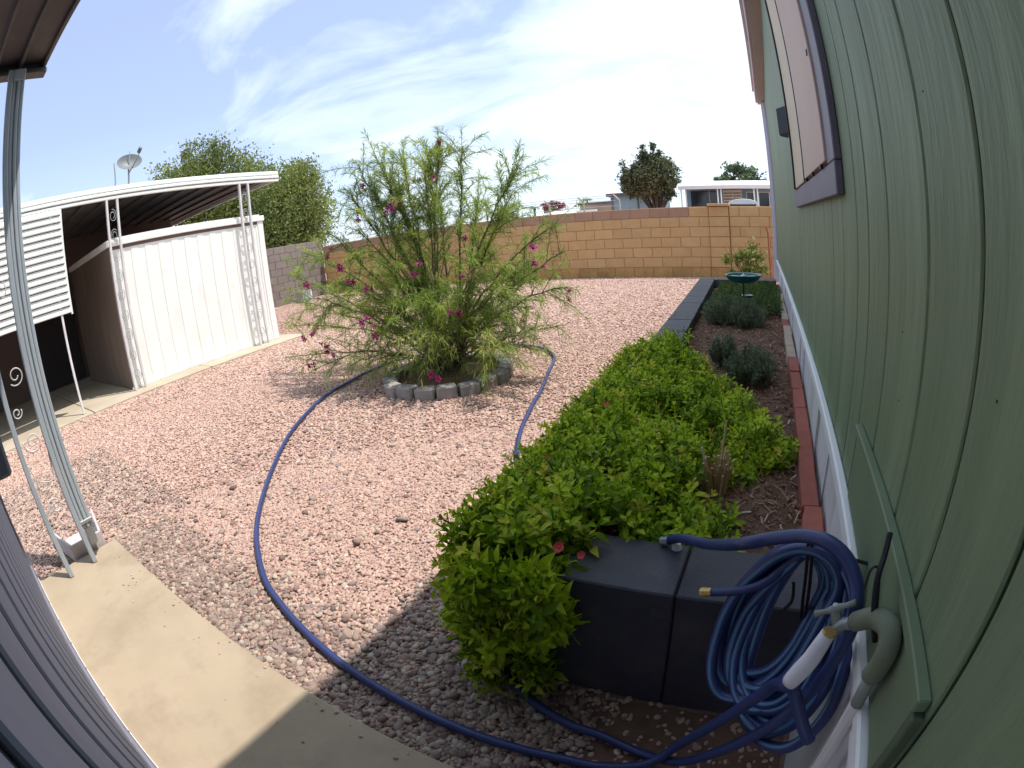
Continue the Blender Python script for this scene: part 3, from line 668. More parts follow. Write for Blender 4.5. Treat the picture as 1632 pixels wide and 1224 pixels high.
# white storage shed under the carport
sh = thing('white_shed', (-7.7, 3.4, 0.03), 'white vertical-ribbed metal shed standing under the carport', 'shed')
SX = -6.56
MB().box(-8.95, SX - 0.012, 2.15, 4.66, 0.032, 1.90).build('wall', M['shaded_shed_side'], sh)
y = 2.15; i = 0
while y < 4.64:
    e = min(y + 0.105, 4.66)
    MB().box(SX - 0.0118, SX - (0.0 if i % 2 else 0.006), y + 0.0004, e - 0.0004, 0.06, 1.80).build('wall_rib', M['white'], sh)
    y += 0.105; i += 1
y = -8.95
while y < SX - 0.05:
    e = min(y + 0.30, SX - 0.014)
    MB().box(y + 0.003, e - 0.003, 2.138, 2.1495, 0.04, 1.895).build('side_panel', M['shaded_shed_side'], sh)
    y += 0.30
MB().box(-8.99, SX + 0.03, 2.10, 4.72, 1.845, 1.925).build('cap_trim', M['white'], sh, bevel=0.006)
MB().box(SX - 0.011, SX + 0.006, 2.12, 4.69, 0.032, 0.058).build('base_trim', M['white_old'], sh)
MB().box(SX - 0.02, SX + 0.012, 4.60, 4.70, 0.033, 1.843).build('corner_trim', M['white'], sh, bevel=0.004)
rf = MB().box(-8.95, SX, 2.16, 4.65, 1.926, 1.95).build('roof', M['white_old'], sh)
# neighbour's dark brown house behind the carport
nh = thing('brown_house', (-13, 0, 0), 'dark brown house wall in the shade behind the carport', 'house')
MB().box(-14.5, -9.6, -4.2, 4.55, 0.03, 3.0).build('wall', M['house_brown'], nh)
MB().box(-9.598, -9.56, 1.3, 2.2, 0.05, 2.1).build('door', M['dark_inside'], nh)
f = MB().box(-9.598, -9.57, -1.4, 0.2, 1.1, 2.0).build('window', M['wood_slat'], nh)
MB().box(-9.569, -9.56, -1.32, 0.12, 1.18, 1.92).build('pane', M['glass_dark'], f)
b = MB().box(-14.7, -9.5, -4.3, 4.7, 3.0, 3.06).build('roof', M['soffit'], nh)
MB().box(-9.6, -6.95, -4.1, -3.98, 0.03, 2.42).build('wing_wall', M['house_brown'], nh)
dh = thing('satellite_dish', (-8.5, 3.27, 2.6), 'grey satellite dish on a thin mast above the carport roof', 'satellite dish')
b = MB(); prof = [(0.0, 0.0), (0.08, 0.006), (0.16, 0.026), (0.235, 0.06), (0.24, 0.062), (0.235, 0.055), (0.16, 0.018), (0.0, -0.008)]
b.lathe(prof, n=28, sy=0.72)
b.xf(Matrix.Translation((-8.5, 3.28, 3.40)) @ Euler((math.radians(8), math.radians(62), 0)).to_matrix().to_4x4() @ Matrix.Rotation(PI / 2, 4, 'Z'))
b.build('reflector', M['dish'], dh, smooth=True)
MB().tube(spline([(-8.52, 3.26, 2.561), (-8.52, 3.25, 2.9), (-8.54, 3.28, 3.15), (-8.53, 3.28, 3.36)], 5), 0.018, 8).build('mast', M['galv'], dh)
MB().tube([(-8.5, 3.28, 3.25), (-8.2, 3.34, 3.42), (-8.14, 3.36, 3.52)], 0.012, 6).build('feed_arm', M['galv'], dh)
MB().tube([(-8.18, 3.35, 3.50), (-8.10, 3.36, 3.56)], 0.035, 8).build('receiver', M['dish'], dh)
MB().tube([(-8.48, 3.28, 3.4), (-8.48, 3.30, 3.62)], 0.009, 5).build('stub', M['galv'], dh)
an = MB().tube(spline([(-8.5, 2.93, 2.561), (-8.5, 2.94, 2.85), (-8.5, 3.0, 3.1), (-8.5, 2.99, 3.44)], 5), 0.014, 6).build('antenna_rod', M['galv'])
tag(an, 'thin bent antenna rod on the carport roof left of the dish', 'antenna')

# ------------------------------------------------------------------ block walls
def chamfer_block(sx, sy, sz, m, name='block', bev=0.006):
    return MB().box(-sx / 2, sx / 2, -sy / 2, sy / 2, 0, sz).mesh(name, m, bevel=bev)
wall = thing('concrete_block_wall', (-5, 10.4, 0), 'tan concrete block wall with a brown cap course across the back of the yard', 'wall')
WY = 10.30
MB().box(-11.5, 0.0 - 0.63, WY + 0.014, WY + 0.18, -0.02, 1.40).build('mortar', M['mortar_tan'], wall)
MB().box(-0.625, 4.0, WY + 0.014, WY + 0.18, -0.02, 1.40).build('mortar', M['mortar_tan'], wall)
for key in ('tan_block', 'cap_block', 'stained_block'):
    M[key + '_full'] = chamfer_block(0.390, 0.19, 0.192, M[key]); M[key + '_half'] = chamfer_block(0.19, 0.19, 0.192, M[key])
for r in range(7):
    z = 0.003 + r * 0.2
    x = -1.03 - (0.2 if r % 2 else 0.4) ; first = True
    if r % 2:
        link('block', M[('cap_block' if False else ('stained_block' if r == 0 else 'tan_block')) + '_half'], wall, (-1.03 - 0.1, WY + 0.095, z))
        x = -1.23 - 0.2
    else:
        x = -1.03 - 0.2
    while x > -11.6:
        key = 'stained_block' if r == 0 else 'tan_block'
        if r == 6 and x < -1.5: key = 'cap_block'
        link('block', M[key + '_full'], wall, (x, WY + 0.095 + rnd.uniform(-0.0015, 0.0015), z), (0, 0, rnd.uniform(-0.003, 0.003)))
        x -= 0.4
for r in range(7):   # pilaster
    link('block', M[('stained_block' if r == 0 else 'tan_block') + '_full'], wall, (-0.83, WY + 0.062, 0.003 + r * 0.2))
link('cap', chamfer_block(0.44, 0.27, 0.05, M['tan_block']), wall, (-0.83, WY + 0.062, 1.405))
for r in range(7):   # the length right of the pilaster
    z = 0.003 + r * 0.2
    x = -0.42 if r % 2 else -0.52
    if not r % 2: pass
    else: x = -0.42
    while x < 3.9:
        if x == -0.52: link('block', M['tan_block_half'], wall, (-0.52, WY + 0.095, z)); x = -0.22; continue
        link('block', M['tan_block_full'], wall, (x, WY + 0.095, z)); x += 0.4
lw = thing('grey_block_wall', (-11.6, 7.5, 0), 'grey brown block wall running along the left side behind the bush', 'wall')
MB().box(-11.68, -11.514, 4.7, 10.28, -0.02, 1.60).build('mortar', M['mortar_grey'], lw)
gm = chamfer_block(0.19, 0.390, 0.192, M['grey_block'])
for r in range(8):
    y = 4.9 + (0.2 if r % 2 else 0)
    while y < 10.15:
        link('block', gm, lw, (-11.595, y, 0.003 + r * 0.2)); y += 0.4
MB().box(-11.45, -11.41, 4.98, 5.02, 0, 1.9).build('gate_post', M['black'], lw)

# ------------------------------------------------------------------ raised planter
pl = thing('raised_planter', (-0.3, 3.5, 0), 'long raised planter of black painted concrete blocks beside the green house', 'planter')
key = M['black_block']
# front wall: blocks, joints lined up
xe = [-0.531, -0.131, 0.214]
for r in range(1):
    for a, b in zip(xe[:-1], xe[1:]):
        MB().box(a + 0.0025, b - 0.0025, 0.850, 1.045, 0.002, 0.399).build('block', key, pl, bevel=0.004)
# end block of the front wall, corner
for r in range(1):
    b = MB().prism([(-0.657, 0.852), (-0.536, 0.852), (-0.536, 1.043), (-0.663, 1.043)], 0.002, 0.397); b.build('block', key, pl, bevel=0.004)
# long wall, slightly skewed
y = 1.05; i = 0
while y < 6.6:
    e = min(y + 0.4, 6.68)
    for r in range(1):
        a0, a1 = PLX(y + 0.003), PLX(e - 0.003)
        wv = rnd.uniform(-0.003, 0.003)
        MB().prism([(a0 + wv, y + 0.003), (a0 + 0.195 + wv, y + 0.003), (a1 + 0.195 + wv, e - 0.003), (a1 + wv, e - 0.003)], 0.002, 0.398 + wv * 0.5).build('block', key, pl, bevel=0.004)
    y += 0.4; i += 1
# far wall
x = PLX(6.68) + 0.2
while x < 0.16:
    for r in range(1):
        MB().box(x + 0.003, min(x + 0.4, 0.20) - 0.003, 6.485, 6.68, 0.002, 0.398).build('block', key, pl, bevel=0.004)
    x += 0.4
# bedding between blocks
MB().box(-0.655, 0.214, 0.858, 1.037, 0.0, 0.390).build('mortar', M['mortar_black'], pl)
# soil
def soil_z(x, y): return 0.300 + 0.015 * math.sin(3 * x + 2 * y) + 0.012 * math.sin(5.1 * y + 1) + 0.01 * math.sin(9 * x - 3 * y)
sv = []; sf = []
NX, NY = 14, 70
for j in range(NY + 1):
    y = 1.046 + (6.484 - 1.046) * j / NY
    x0 = PLX(y) + 0.199; x1 = 0.226
    for i in range(NX + 1):
        x = x0 + (x1 - x0) * i / NX
        sv.append((x, y, soil_z(x, y)))
for j in range(NY):
    for i in range(NX):
        a = j * (NX + 1) + i; sf.append((a, a + 1, a + NX + 2, a + NX + 1))
so_ = MB(); so_.v = sv; so_.f = sf
tag(so_.build('planter_soil', M['dirt'], smooth=True), kind='structure')
# bark chips
n = 15000
cy = 1.05 + (6.45 - 1.05) * rng.random(n) ** 1.15; cx = rng.uniform(-0.62, 0.215, n); ok = cx > PLX(cy) + 0.205; cx, cy = cx[ok], cy[ok]; n = len(cx)
cz = np.array([soil_z(a, b) for a, b in zip(cx, cy)]) + 0.003
cz += np.clip((cx - 0.05) * 0.10, 0, 0.02)
chips = []
for i in range(5):
    l = 0.5 + 0.12 * i
    chips.append(MB().prism([(-l, -0.16), (l * 0.8, -0.2), (l, 0.1), (-l * 0.7, 0.2)], -0.05, 0.06).mesh('chip', M['chip']))
sc = rng.lognormal(math.log(0.013), 0.4, n)
o = scatter('bark_mulch', np.column_stack([cx, cy, cz]), np.stack([rng.normal(0, .35, n), rng.normal(0, .35, n), rng.uniform(0, 6.28, n)], 1), np.stack([sc, sc * 0.8, sc], 1), chips)
tag(o, 'reddish brown bark mulch covering the soil of the planter', 'mulch', kind='stuff')
# dead stalks lying on the mulch
for i, (a, b) in enumerate((((0.02, 1.40, 0.335), (0.10, 1.39, 0.33)), ((0.07, 1.50, 0.34), (0.12, 1.43, 0.33)), ((0.14, 1.30, 0.33), (0.16, 1.36, 0.335)))):
    tw = MB().tube([a, ((a[0] + b[0]) / 2, (a[1] + b[1]) / 2 + 0.006, 0.342), b], 0.0025, 5).build('dry_twig', M['straw'])
    tag(tw, ['pale dry twig lying flat on the mulch beside the stump', 'bent dry twig on the mulch nearest the leafy tip', 'short dry twig on the mulch nearest the bricks'][i], 'twig', 'dry twigs on the mulch')
# brick edging
y = 0.80; bi = 0
bed = thing('brick_edging', (0.2, 2.5, 0.3), 'row of red and tan brick edging along the white skirting', 'edging')
while y < 5.6:
    L_ = 0.29 + rnd.uniform(-0.02, 0.02)
    red = y < 3.05 or (3.9 < y < 4.1)
    zt = 0.352 + rnd.uniform(-0.004, 0.006) + (0.01 if y < 1.4 else 0)
    if y + L_ > 1.05:
        o = link('brick', MB().box(-0.028, 0.028, 0.004, L_ - 0.004, -0.075, 0).mesh('brick', M['red_brick'] if red else M['tan_brick'], bevel=0.004), bed, (0.190 + rnd.uniform(-0.004, 0.002), max(y, 1.05), zt), (rnd.uniform(-0.02, 0.02), rnd.uniform(-0.05, 0.03), rnd.uniform(-0.015, 0.015)))
    y += L_

# ------------------------------------------------------------------ ground cover plant
def sprig_mesh(i):
    r = random.Random(300 + i); b = MB(); up = 0.0
    npairs = r.choice((3, 4, 4))
    H_ = 0.030 + 0.006 * r.random()
    b.tube([(0, 0, -0.03), (0.001, 0, 0.0), (0, 0.001, H_)], 0.0016, 4, caps=False)
    for k in range(npairs):
        z = H_ * (k / max(npairs - 1, 1)); a0 = k * 1.35 + r.uniform(-0.3, 0.3); L_ = (0.034 - 0.006 * k) * r.uniform(0.85, 1.15); w = L_ * r.uniform(0.32, 0.44)
        tilt = 0.25 + 0.28 * k
        for q in (0, PI):
            a = a0 + q + r.uniform(-0.2, 0.2); ca, sa = math.cos(a), math.sin(a)
            prof = [(0.0, 0.0), (0.25, 0.80), (0.48, 1.0), (0.76, 0.52), (1.0, 0.0)]
            n0 = len(b.v); t0 = tilt + r.uniform(-0.15, 0.2)
            for (t, ww) in prof:
                d = L_ * t; zc = z + d * math.sin(t0) - 0.35 * L_ * t * t; dd = d * math.cos(t0)
                for sgn in (-1, 0, 1):
                    lx = dd; ly = sgn * ww * w / 2; lz = zc + (abs(sgn) * ww * w * 0.16)
                    b.v.append((ca * lx - sa * ly, sa * lx + ca * ly, lz))
            for j in range(4):
                q0 = n0 + j * 3
                b.f += [(q0, q0 + 3, q0 + 4, q0 + 1), (q0 + 1, q0 + 4, q0 + 5, q0 + 2)]
    return b.mesh('leaf_sprig', M['leaf'], smooth=True)
sprigs = [sprig_mesh(i) for i in range(7)]
PT = []; NR = []
def xr(y):   # right-hand limit of the plant on the bed
    return float(np.interp(y, [1.0, 1.15, 1.3, 1.45, 1.55, 1.68, 1.78, 1.88, 2.0, 2.25, 2.5, 2.75, 3.0, 3.25], [-0.04, -0.03, -0.06, -0.09, 0.00, 0.11, 0.16, 0.09, 0.04, -0.04, -0.19, -0.38, -0.50, -0.52]))
def hgt(x, y):
    return 0.322 + 0.080 * math.exp(-((x + 0.45) / 0.30) ** 2) + 0.038 * math.sin(6 * x + 4.1 * y) * math.sin(7 * y + 1) + 0.032 * math.sin(19 * x + 3 * y) * math.sin(17 * y - 5 * x)
tries = 0
while len(PT) < 2900 and tries < 60000:
    tries += 1
    y = 0.88 + (2.95 - 0.88) * rnd.random() ** 1.25; x = rnd.uniform(-0.86, 0.21)
    if x > xr(y) + rnd.uniform(-0.04, 0.03): continue
    if y < 1.06 and x > -0.40 + 0.05 * math.sin(y * 60): continue
    if x < (-0.70 if y < 1.3 else -0.745) + 0.03 * math.sin(9 * y) - 0.02 * (y - 1): continue
    if y > 2.75 and x > -0.30: continue
    # hollow round the dry stump
    if math.hypot(x + 0.115, y - 1.44) < 0.05 or (-0.17 < x < -0.055 and 1.31 < y < 1.46): continue
    z = hgt(x, y)
    if x < PLX(y) + 0.21 and z < 0.415: z = 0.415 + 0.02 * rnd.random()
    edge_ = min(1.0, max(0.0, (xr(y) - x) / 0.12)); z = 0.315 + (z - 0.315) * (0.35 + 0.65 * edge_) if x > PLX(y) + 0.22 else z
    if x < PLX(y): z -= 0.9 * (PLX(y) - x) ** 1 + 0.02
    PT.append((x, y, z + rnd.uniform(-0.045, 0.045))); NR.append(Vector((0.5 * (-0.6 if x < -0.6 else 0) + rnd.gauss(0, 0.38), -0.25 + rnd.gauss(0, 0.38), 1)))
for _ in range(520):     # hanging over the front left corner
    z = 0.03 + 0.42 * rnd.random() ** 0.8
    xl = -0.665 - 0.03 * math.sin(z * 12); xrr = -0.36 - 0.10 * (0.42 - z) / 0.42 + 0.03 * math.sin(z * 25)
    x = rnd.uniform(xl, xrr); y = 0.838 - abs(rnd.gauss(0, 0.035)) - 0.03 * math.sin(x * 14) ** 2
    if z < 0.20 and math.sin(x * 38 + 2) > 0.35: continue
    if x < -0.66: y += rnd.uniform(0, 0.2)
    PT.append((x, y, z)); NR.append(Vector((-0.25 + rnd.gauss(0, 0.45), -1.0, 0.45 + rnd.gauss(0, 0.35))))
for _ in range(1100):    # bulging over the long side
    y = 0.85 + 1.95 * rnd.random() ** 1.3; z = 0.08 + 0.37 * rnd.random() ** 0.7
    if y > 1.25 and z < 0.16 + 0.06 * math.sin(y * 8): continue
    x = PLX(y) - rnd.uniform(-0.015, 0.055) + 0.04 * (0.45 - z)
    PT.append((x, y, z)); NR.append(Vector((-1.0, -0.3 + rnd.gauss(0, 0.4), 0.6 + rnd.gauss(0, 0.35))))
for _ in range(22):    # loose sprigs further up the long wall
    y = rnd.uniform(2.9, 3.3); x = rnd.uniform(-0.66, -0.46)
    PT.append((x, y, 0.41 + 0.03 * rnd.random())); NR.append(Vector((rnd.gauss(0, .4), rnd.gauss(0, .4), 1)))
order = sorted(range(len(PT)), key=lambda i: (Vector(PT[i]) - Vector((0, 0, CAM_H))).length - 0.25 * PT[i][2])
gc = thing('groundcover_plant', (-0.4, 1.6, 0.3), 'bright green trailing succulent with pointed leaves spilling over the near planter corner', 'plant')
rots = []; scl = []
for i in range(len(PT)):
    q = NR[i].to_track_quat('Z', 'Y') @ Euler((0, 0, rnd.uniform(0, 6.28))).to_quaternion()
    rots.append(tuple(q.to_euler())); scl.append(rnd.uniform(0.9, 1.55) * (1.2 if PT[i][1] < 1.15 else 1.0))
take = order[:600:2]
for k, i in enumerate(take[:300]):
    link('leaf_sprig', sprigs[k % len(sprigs)], gc, PT[i], rots[i], scl[i])
ts = set(take[:300]); rest = [i for i in range(len(PT)) if i not in ts]
base = np.array(tuple(gc.location))
o = scatter('foliage', np.array([PT[i] for i in rest]) - base, np.array([rots[i] for i in rest]), np.array([(scl[i],) * 3 for i in rest]), sprigs, parent=gc)
o['kind'] = 'stuff'
# trailing stems
b = MB()
for i in range(120):
    p = Vector(PT[rnd.randrange(len(PT))]); q = p + Vector((rnd.gauss(0, 0.06), rnd.gauss(0, 0.06), -0.03))
    b.tube([p + Vector((0, 0, -0.02)), (p + q) / 2 + Vector((0, 0, -0.02)), q], 0.0016, 4, caps=False)
o = b.build('stems', M['stem_green'], gc); o['kind'] = 'stuff'
def small_flower(m, r=0.011, pet=16):
    b = MB()
    for k in range(pet):
        a = 2 * PI * k / pet; ca, sa = math.cos(a), math.sin(a); w = r * 0.16
        b.v += [(0, 0, 0), (ca * r - sa * w, sa * r + ca * w, r * 0.35), (ca * r + sa * w, sa * r - ca * w, r * 0.35)]; n = len(b.v); b.f.append((n - 3, n - 2, n - 1))
    b.lathe([(0.0001, 0.003), (r * 0.25, 0.002), (r * 0.3, -0.002)], n=8)
    return b.mesh('flower', m)
fm = small_flower(M['red_flower'])
for (p, s_) in (((-0.40, 0.86, 0.475), 1.2), ((-0.36, 0.89, 0.44), 0.9), ((-0.30, 1.15, 0.43), 1.0), ((-0.60, 1.25, 0.49), 0.9), ((-0.68, 0.84, 0.30), 0.8), ((-0.56, 1.7, 0.50), 0.9)):
    link('flower', fm, gc, p, (0.7, -0.2, 0), s_)
# broad-leaved weed leaves and the dry grass stump
st = thing('dry_grass_stump', (-0.115, 1.44, 0.31), 'clump of cut dry grass stalks with one tall stalk standing in the green plant', 'dry grass')
for i in range(46):
    a = rnd.uniform(0, 2 * PI); r0 = rnd.uniform(0.0, 0.030); L_ = rnd.uniform(0.08, 0.165); sp = rnd.uniform(0.05, 0.28)
    x0, y0 = -0.115 + r0 * math.cos(a), 1.44 + r0 * math.sin(a)
    pts = [(x0, y0, 0.30), (x0 + sp * L_ * 0.4 * math.cos(a), y0 + sp * L_ * 0.4 * math.sin(a), 0.30 + L_ * 0.6), (x0 + sp * L_ * math.cos(a), y0 + sp * L_ * math.sin(a), 0.305 + L_)]
    MB().tube(pts, rnd.uniform(0.0028, 0.0048), 5).build('stalk', M['straw'], st)
MB().tube(spline([(-0.11, 1.44, 0.30), (-0.108, 1.45, 0.45), (-0.100, 1.46, 0.565)], 4), 0.0045, 6).build('tall_stalk', M['straw'], st)
for k in range(3):
    MB().tube([(-0.15, 1.43, 0.34), (-0.18 - 0.01 * k, 1.42 + 0.01 * k, 0.40 + 0.015 * k)], 0.0015, 4).build('stalk', M['straw'], st)

# rosemary-like shrubs
def needle_shrub(name, c, rx, ry, h, label, seed, stems=110, nl=120):
    r = np.random.default_rng(seed); t = thing(name, (c[0], c[1], 0.3), label, 'shrub', 'grey green shrubs in the planter')
    P_, D_ = [], []; sb_ = MB()
    for i in range(stems):
        a = r.uniform(0, 2 * PI); rad = math.sqrt(r.random()); tip = np.array([c[0] + rx * rad * math.cos(a), c[1] + ry * rad * math.sin(a), 0.32 + h * (1 - 0.55 * rad ** 2) * r.uniform(0.7, 1.05)])
        b0 = np.array([c[0] + rx * 0.25 * rad * math.cos(a), c[1] + ry * 0.25 * rad * math.sin(a), 0.30])
        m_ = (b0 + tip) / 2 + np.array([0.15 * rx * math.cos(a), 0.15 * ry * math.sin(a), -0.02])
        if i % 2 == 0: sb_.tube([tuple(b0), tuple(m_), tuple(tip)], 0.0022, 4, taper=0.5, caps=False)
        tt = r.uniform(0.25, 1.0, nl)[:, None]
        pp = (1 - tt) ** 2 * b0 + 2 * tt * (1 - tt) * m_ + tt ** 2 * tip
        ax = unit(tip - b0)
        P_.append(pp + r.normal(0, 0.004, pp.shape)); D_.append(unit(ax * 0.7 + r.normal(0, 0.55, pp.shape)))
    P_ = np.vstack(P_); D_ = np.vstack(D_); n = len(P_)
    V, T = strips(P_, D_, r.uniform(0.014, 0.026, n), r.uniform(0.0025, 0.004, n), 0.1)
    me = fast_mesh('foliage', V - np.array([c[0], c[1], 0.3]), T, M['rosemary'])
    link('foliage', me, t, (c[0], c[1], 0.3))['kind'] = 'stuff'
    sb_.build('stems', M['bark'], t)
needle_shrub('rosemary_shrub', (-0.33, 4.22), 0.20, 0.26, 0.24, 'wide dark green shrub below the bird bath, left half of the pair', 1)
needle_shrub('rosemary_shrub', (-0.12, 4.05), 0.17, 0.26, 0.22, 'dark green shrub right below the bird bath stake, nearer the bricks', 2)
needle_shrub('rosemary_shrub', (-0.235, 2.98), 0.085, 0.12, 0.19, 'small upright grey green shrub behind the bright succulent', 3, 60, 110)
needle_shrub('rosemary_shrub', (-0.06, 2.72), 0.15, 0.22, 0.17, 'rounded grey green shrub between the succulent and the red bricks', 4)
# low green weeds at the far end of the planter
n = 2600
wx_ = rng.uniform(-0.52, 0.19, n); wy_ = rng.uniform(4.5, 6.4, n); ok = (wx_ > PLX(wy_) + 0.21) & (rng.random(n) < np.where(wx_ > 0.05, 0.35, 0.95)); wx_, wy_ = wx_[ok], wy_[ok]; n = len(wx_)
low = []
for me in sprigs[:3]:
    m2 = me.copy(); m2.materials.clear(); m2.materials.append(M['leaf_low']); low.append(m2)
o = scatter('low_weeds', np.column_stack([wx_, wy_, 0.32 + 0.06 * rng.random(n)]), np.stack([rng.normal(0, .4, n), rng.normal(0, .4, n), rng.uniform(0, 6.28, n)], 1), np.repeat(rng.uniform(0.8, 1.5, n)[:, None], 3, 1), low)
tag(o, 'low green weeds carpeting the far end of the planter', 'ground cover', kind='stuff')
# yellow green bush against the back wall
bb = thing('leafy_bush', (-0.1, 8.6, 0), 'leafy yellow green bush standing behind the far end of the planter', 'bush')
n = 900
kc = np.array([-0.28, 9.2, 0.36]) + unit(rng.normal(size=(16, 3))) * np.array([0.42, 0.25, 0.36]) * rng.uniform(0.3, 1.0, 16)[:, None]
P_ = kc[rng.integers(0, 16, n)] + rng.normal(0, 0.055, (n, 3))
P_[:, 2] = np.abs(P_[:, 2]) ; V, T = cards(P_, rng.uniform(0.03, 0.06, n))
link('foliage', fast_mesh('foliage', V - np.array([-0.1, 8.6, 0]), T, M['leaf_low']), bb, (-0.1, 8.6, 0))['kind'] = 'stuff'
b = MB()
for i in range(16):
    a = rnd.uniform(0, 2 * PI); b.tube([(-0.28, 9.2, 0.0), (-0.28 + 0.2 * math.cos(a), 9.2 + 0.15 * math.sin(a), 0.35), (-0.28 + 0.42 * math.cos(a), 9.2 + 0.3 * math.sin(a), 0.45 + 0.3 * rnd.random())], 0.006, 5, taper=0.4)
b.build('stems', M['bark'], bb)
sk_ = MB().tube([(0.16, 9.9, 0.0), (0.13, 9.95, 0.9), (0.10, 9.95, 1.0)], 0.018, 8).build('rusty_stake', M['red_brick'])
tag(sk_, 'thin rusty stake against the tan wall by the house corner', 'stake')

# ------------------------------------------------------------------ bird bath
bt = thing('bird_bath', (-0.18, 4.45, 0.3), 'teal bird bath bowl on a thin stake with a small fountain disc', 'bird bath')
BX, BY = -0.175, 4.55
MB().lathe([(0.0, 0.0), (0.09, 0.004), (0.14, 0.03), (0.158, 0.062), (0.170, 0.066), (0.166, 0.072), (0.150, 0.066), (0.13, 0.04), (0.08, 0.018), (0.0, 0.014)], (BX, BY, 0.602), n=32).build('bowl', M['teal'], bt, smooth=True)
MB().tube([(BX, BY, 0.30), (BX, BY, 0.602)], 0.008, 8).build('stake', M['black'], bt)
MB().lathe([(0.0, 0.0), (0.075, 0.0), (0.072, 0.008), (0.0, 0.012)], (BX, BY, 0.338), n=20).build('base_disc', M['teal'], bt)
MB().lathe([(0.0, 0.0), (0.04, 0.0), (0.055, 0.02), (0.04, 0.022), (0.0, 0.01)], (BX + 0.03, BY, 0.475), n=20).build('feeder_cup', M['teal'], bt)
for k in range(5):
    a = k * 2 * PI / 5 + 0.3; ca, sa = math.cos(a), math.sin(a)
    MB().prism([(BX + ca * 0.022 - sa * 0.012, BY + sa * 0.022 + ca * 0.012), (BX + ca * 0.022 + sa * 0.012, BY + sa * 0.022 - ca * 0.012), (BX + ca * 0.115 + sa * 0.028, BY + sa * 0.115 - ca * 0.028), (BX + ca * 0.125, BY + sa * 0.125), (BX + ca * 0.115 - sa * 0.028, BY + sa * 0.115 + ca * 0.028)], 0.650, 0.658).build('solar_petal', M['solar'], bt)
MB().lathe([(0.02, 0.0), (0.02, 0.014), (0.006, 0.018), (0.004, 0.032), (0.0, 0.032)], (BX, BY, 0.652), n=12).build('fountain_nozzle', M['white'], bt)

# ------------------------------------------------------------------ bush in the yard with its ring of edging blocks
RC = (-2.45, 3.40)
RG = (-2.42, 3.31)
rg = thing('edging_ring', (RG[0], RG[1], 0), 'ring of grey scalloped edging blocks round the flowering bush', 'edging')
nb_ = 19; rr = 0.485
w = 2 * PI * rr / nb_
em = MB().prism([(-w / 2 + 0.004, -0.055), (w / 2 - 0.004, -0.055), (w / 2 - 0.012, 0.055), (-w / 2 + 0.012, 0.055)], 0, 0.095).mesh('block', M['edging'], bevel=0.010)
for k in range(nb_):
    a = 2 * PI * k / nb_; s_ = rnd.uniform(0.97, 1.02)
    link('block', em, rg, (RG[0] + rr * math.cos(a) * s_, RG[1] + rr * math.sin(a) * s_, rnd.uniform(-0.008, 0.006)), (rnd.uniform(-.04, .04), rnd.uniform(-.04, .04), a + PI / 2 + rnd.uniform(-0.05, 0.05)))
b = MB(); b.lathe([(0.475, 0.02), (0.3, 0.05), (0.0001, 0.06)], (RG[0], RG[1], 0), n=28)
tag(b.build('ring_soil', M['dirt'], smooth=True), kind='structure')

bush = thing('flowering_bush', (RC[0], RC[1], 0), 'airy green desert willow bush with magenta flowers in the middle of the gravel', 'bush')
TIPS = [(-3.0, 3.2, 1.84), (-2.88, 3.3, 1.87), (-2.69, 3.4, 1.90), (-2.5, 3.5, 1.82), (-2.3, 3.4, 1.95), (-2.14, 3.45, 1.84), (-2.4, 3.3, 1.75), (-2.75, 3.3, 1.7), (-2.95, 3.3, 1.6), (-1.66, 3.4, 1.6), (-1.78, 3.5, 1.42), (-3.04, 3.1, 1.6), (-3.27, 3.0, 1.34), (-3.75, 3.1, 1.22), (-4.12, 3.2, 1.02), (-4.35, 3.3, 0.77), (-4.4, 3.3, 0.49), (-4.0, 2.9, 0.27), (-3.36, 2.7, 0.23), (-2.9, 2.7, 0.28), (-1.52, 3.6, 1.15), (-1.48, 3.7, 0.95), (-1.4, 3.5, 0.69), (-1.41, 3.3, 0.45), (-1.39, 3.0, 0.34), (-2.63, 3.8, 1.59), (-3.16, 3.9, 1.49), (-2.15, 3.9, 1.2), (-1.85, 3.9, 0.85), (-4.1, 3.9, 0.84), (-2.62, 3.0, 0.96), (-1.84, 3.0, 0.94), (-2.12, 2.75, 0.5), (-1.6, 2.8, 0.39), (-2.9, 3.0, 1.3), (-3.1, 2.9, 0.9), (-3.5, 2.9, 0.8), (-2.3, 3.9, 1.5), (-3.3, 3.5, 1.1), (-3.0, 3.9, 1.0), (-2.0, 4.2, 0.7), (-2.8, 4.1, 0.6), (-3.6, 3.6, 0.6), (-2.25, 2.95, 0.75), (-2.65, 3.05, 0.42), (-2.3, 3.1, 0.5), (-2.0, 3.3, 0.42), (-2.85, 3.35, 0.5), (-2.4, 3.7, 0.6), (-2.05, 3.7, 0.5), (-2.75, 3.75, 0.5), (-1.75, 3.2, 0.7), (-3.1, 3.3, 0.7)]
P_, D_ = [], []; sb_ = MB(); flw = []
def bez(a, b, c, t): return (1 - t) ** 2 * a + 2 * t * (1 - t) * b + t ** 2 * c
twigs_ = []
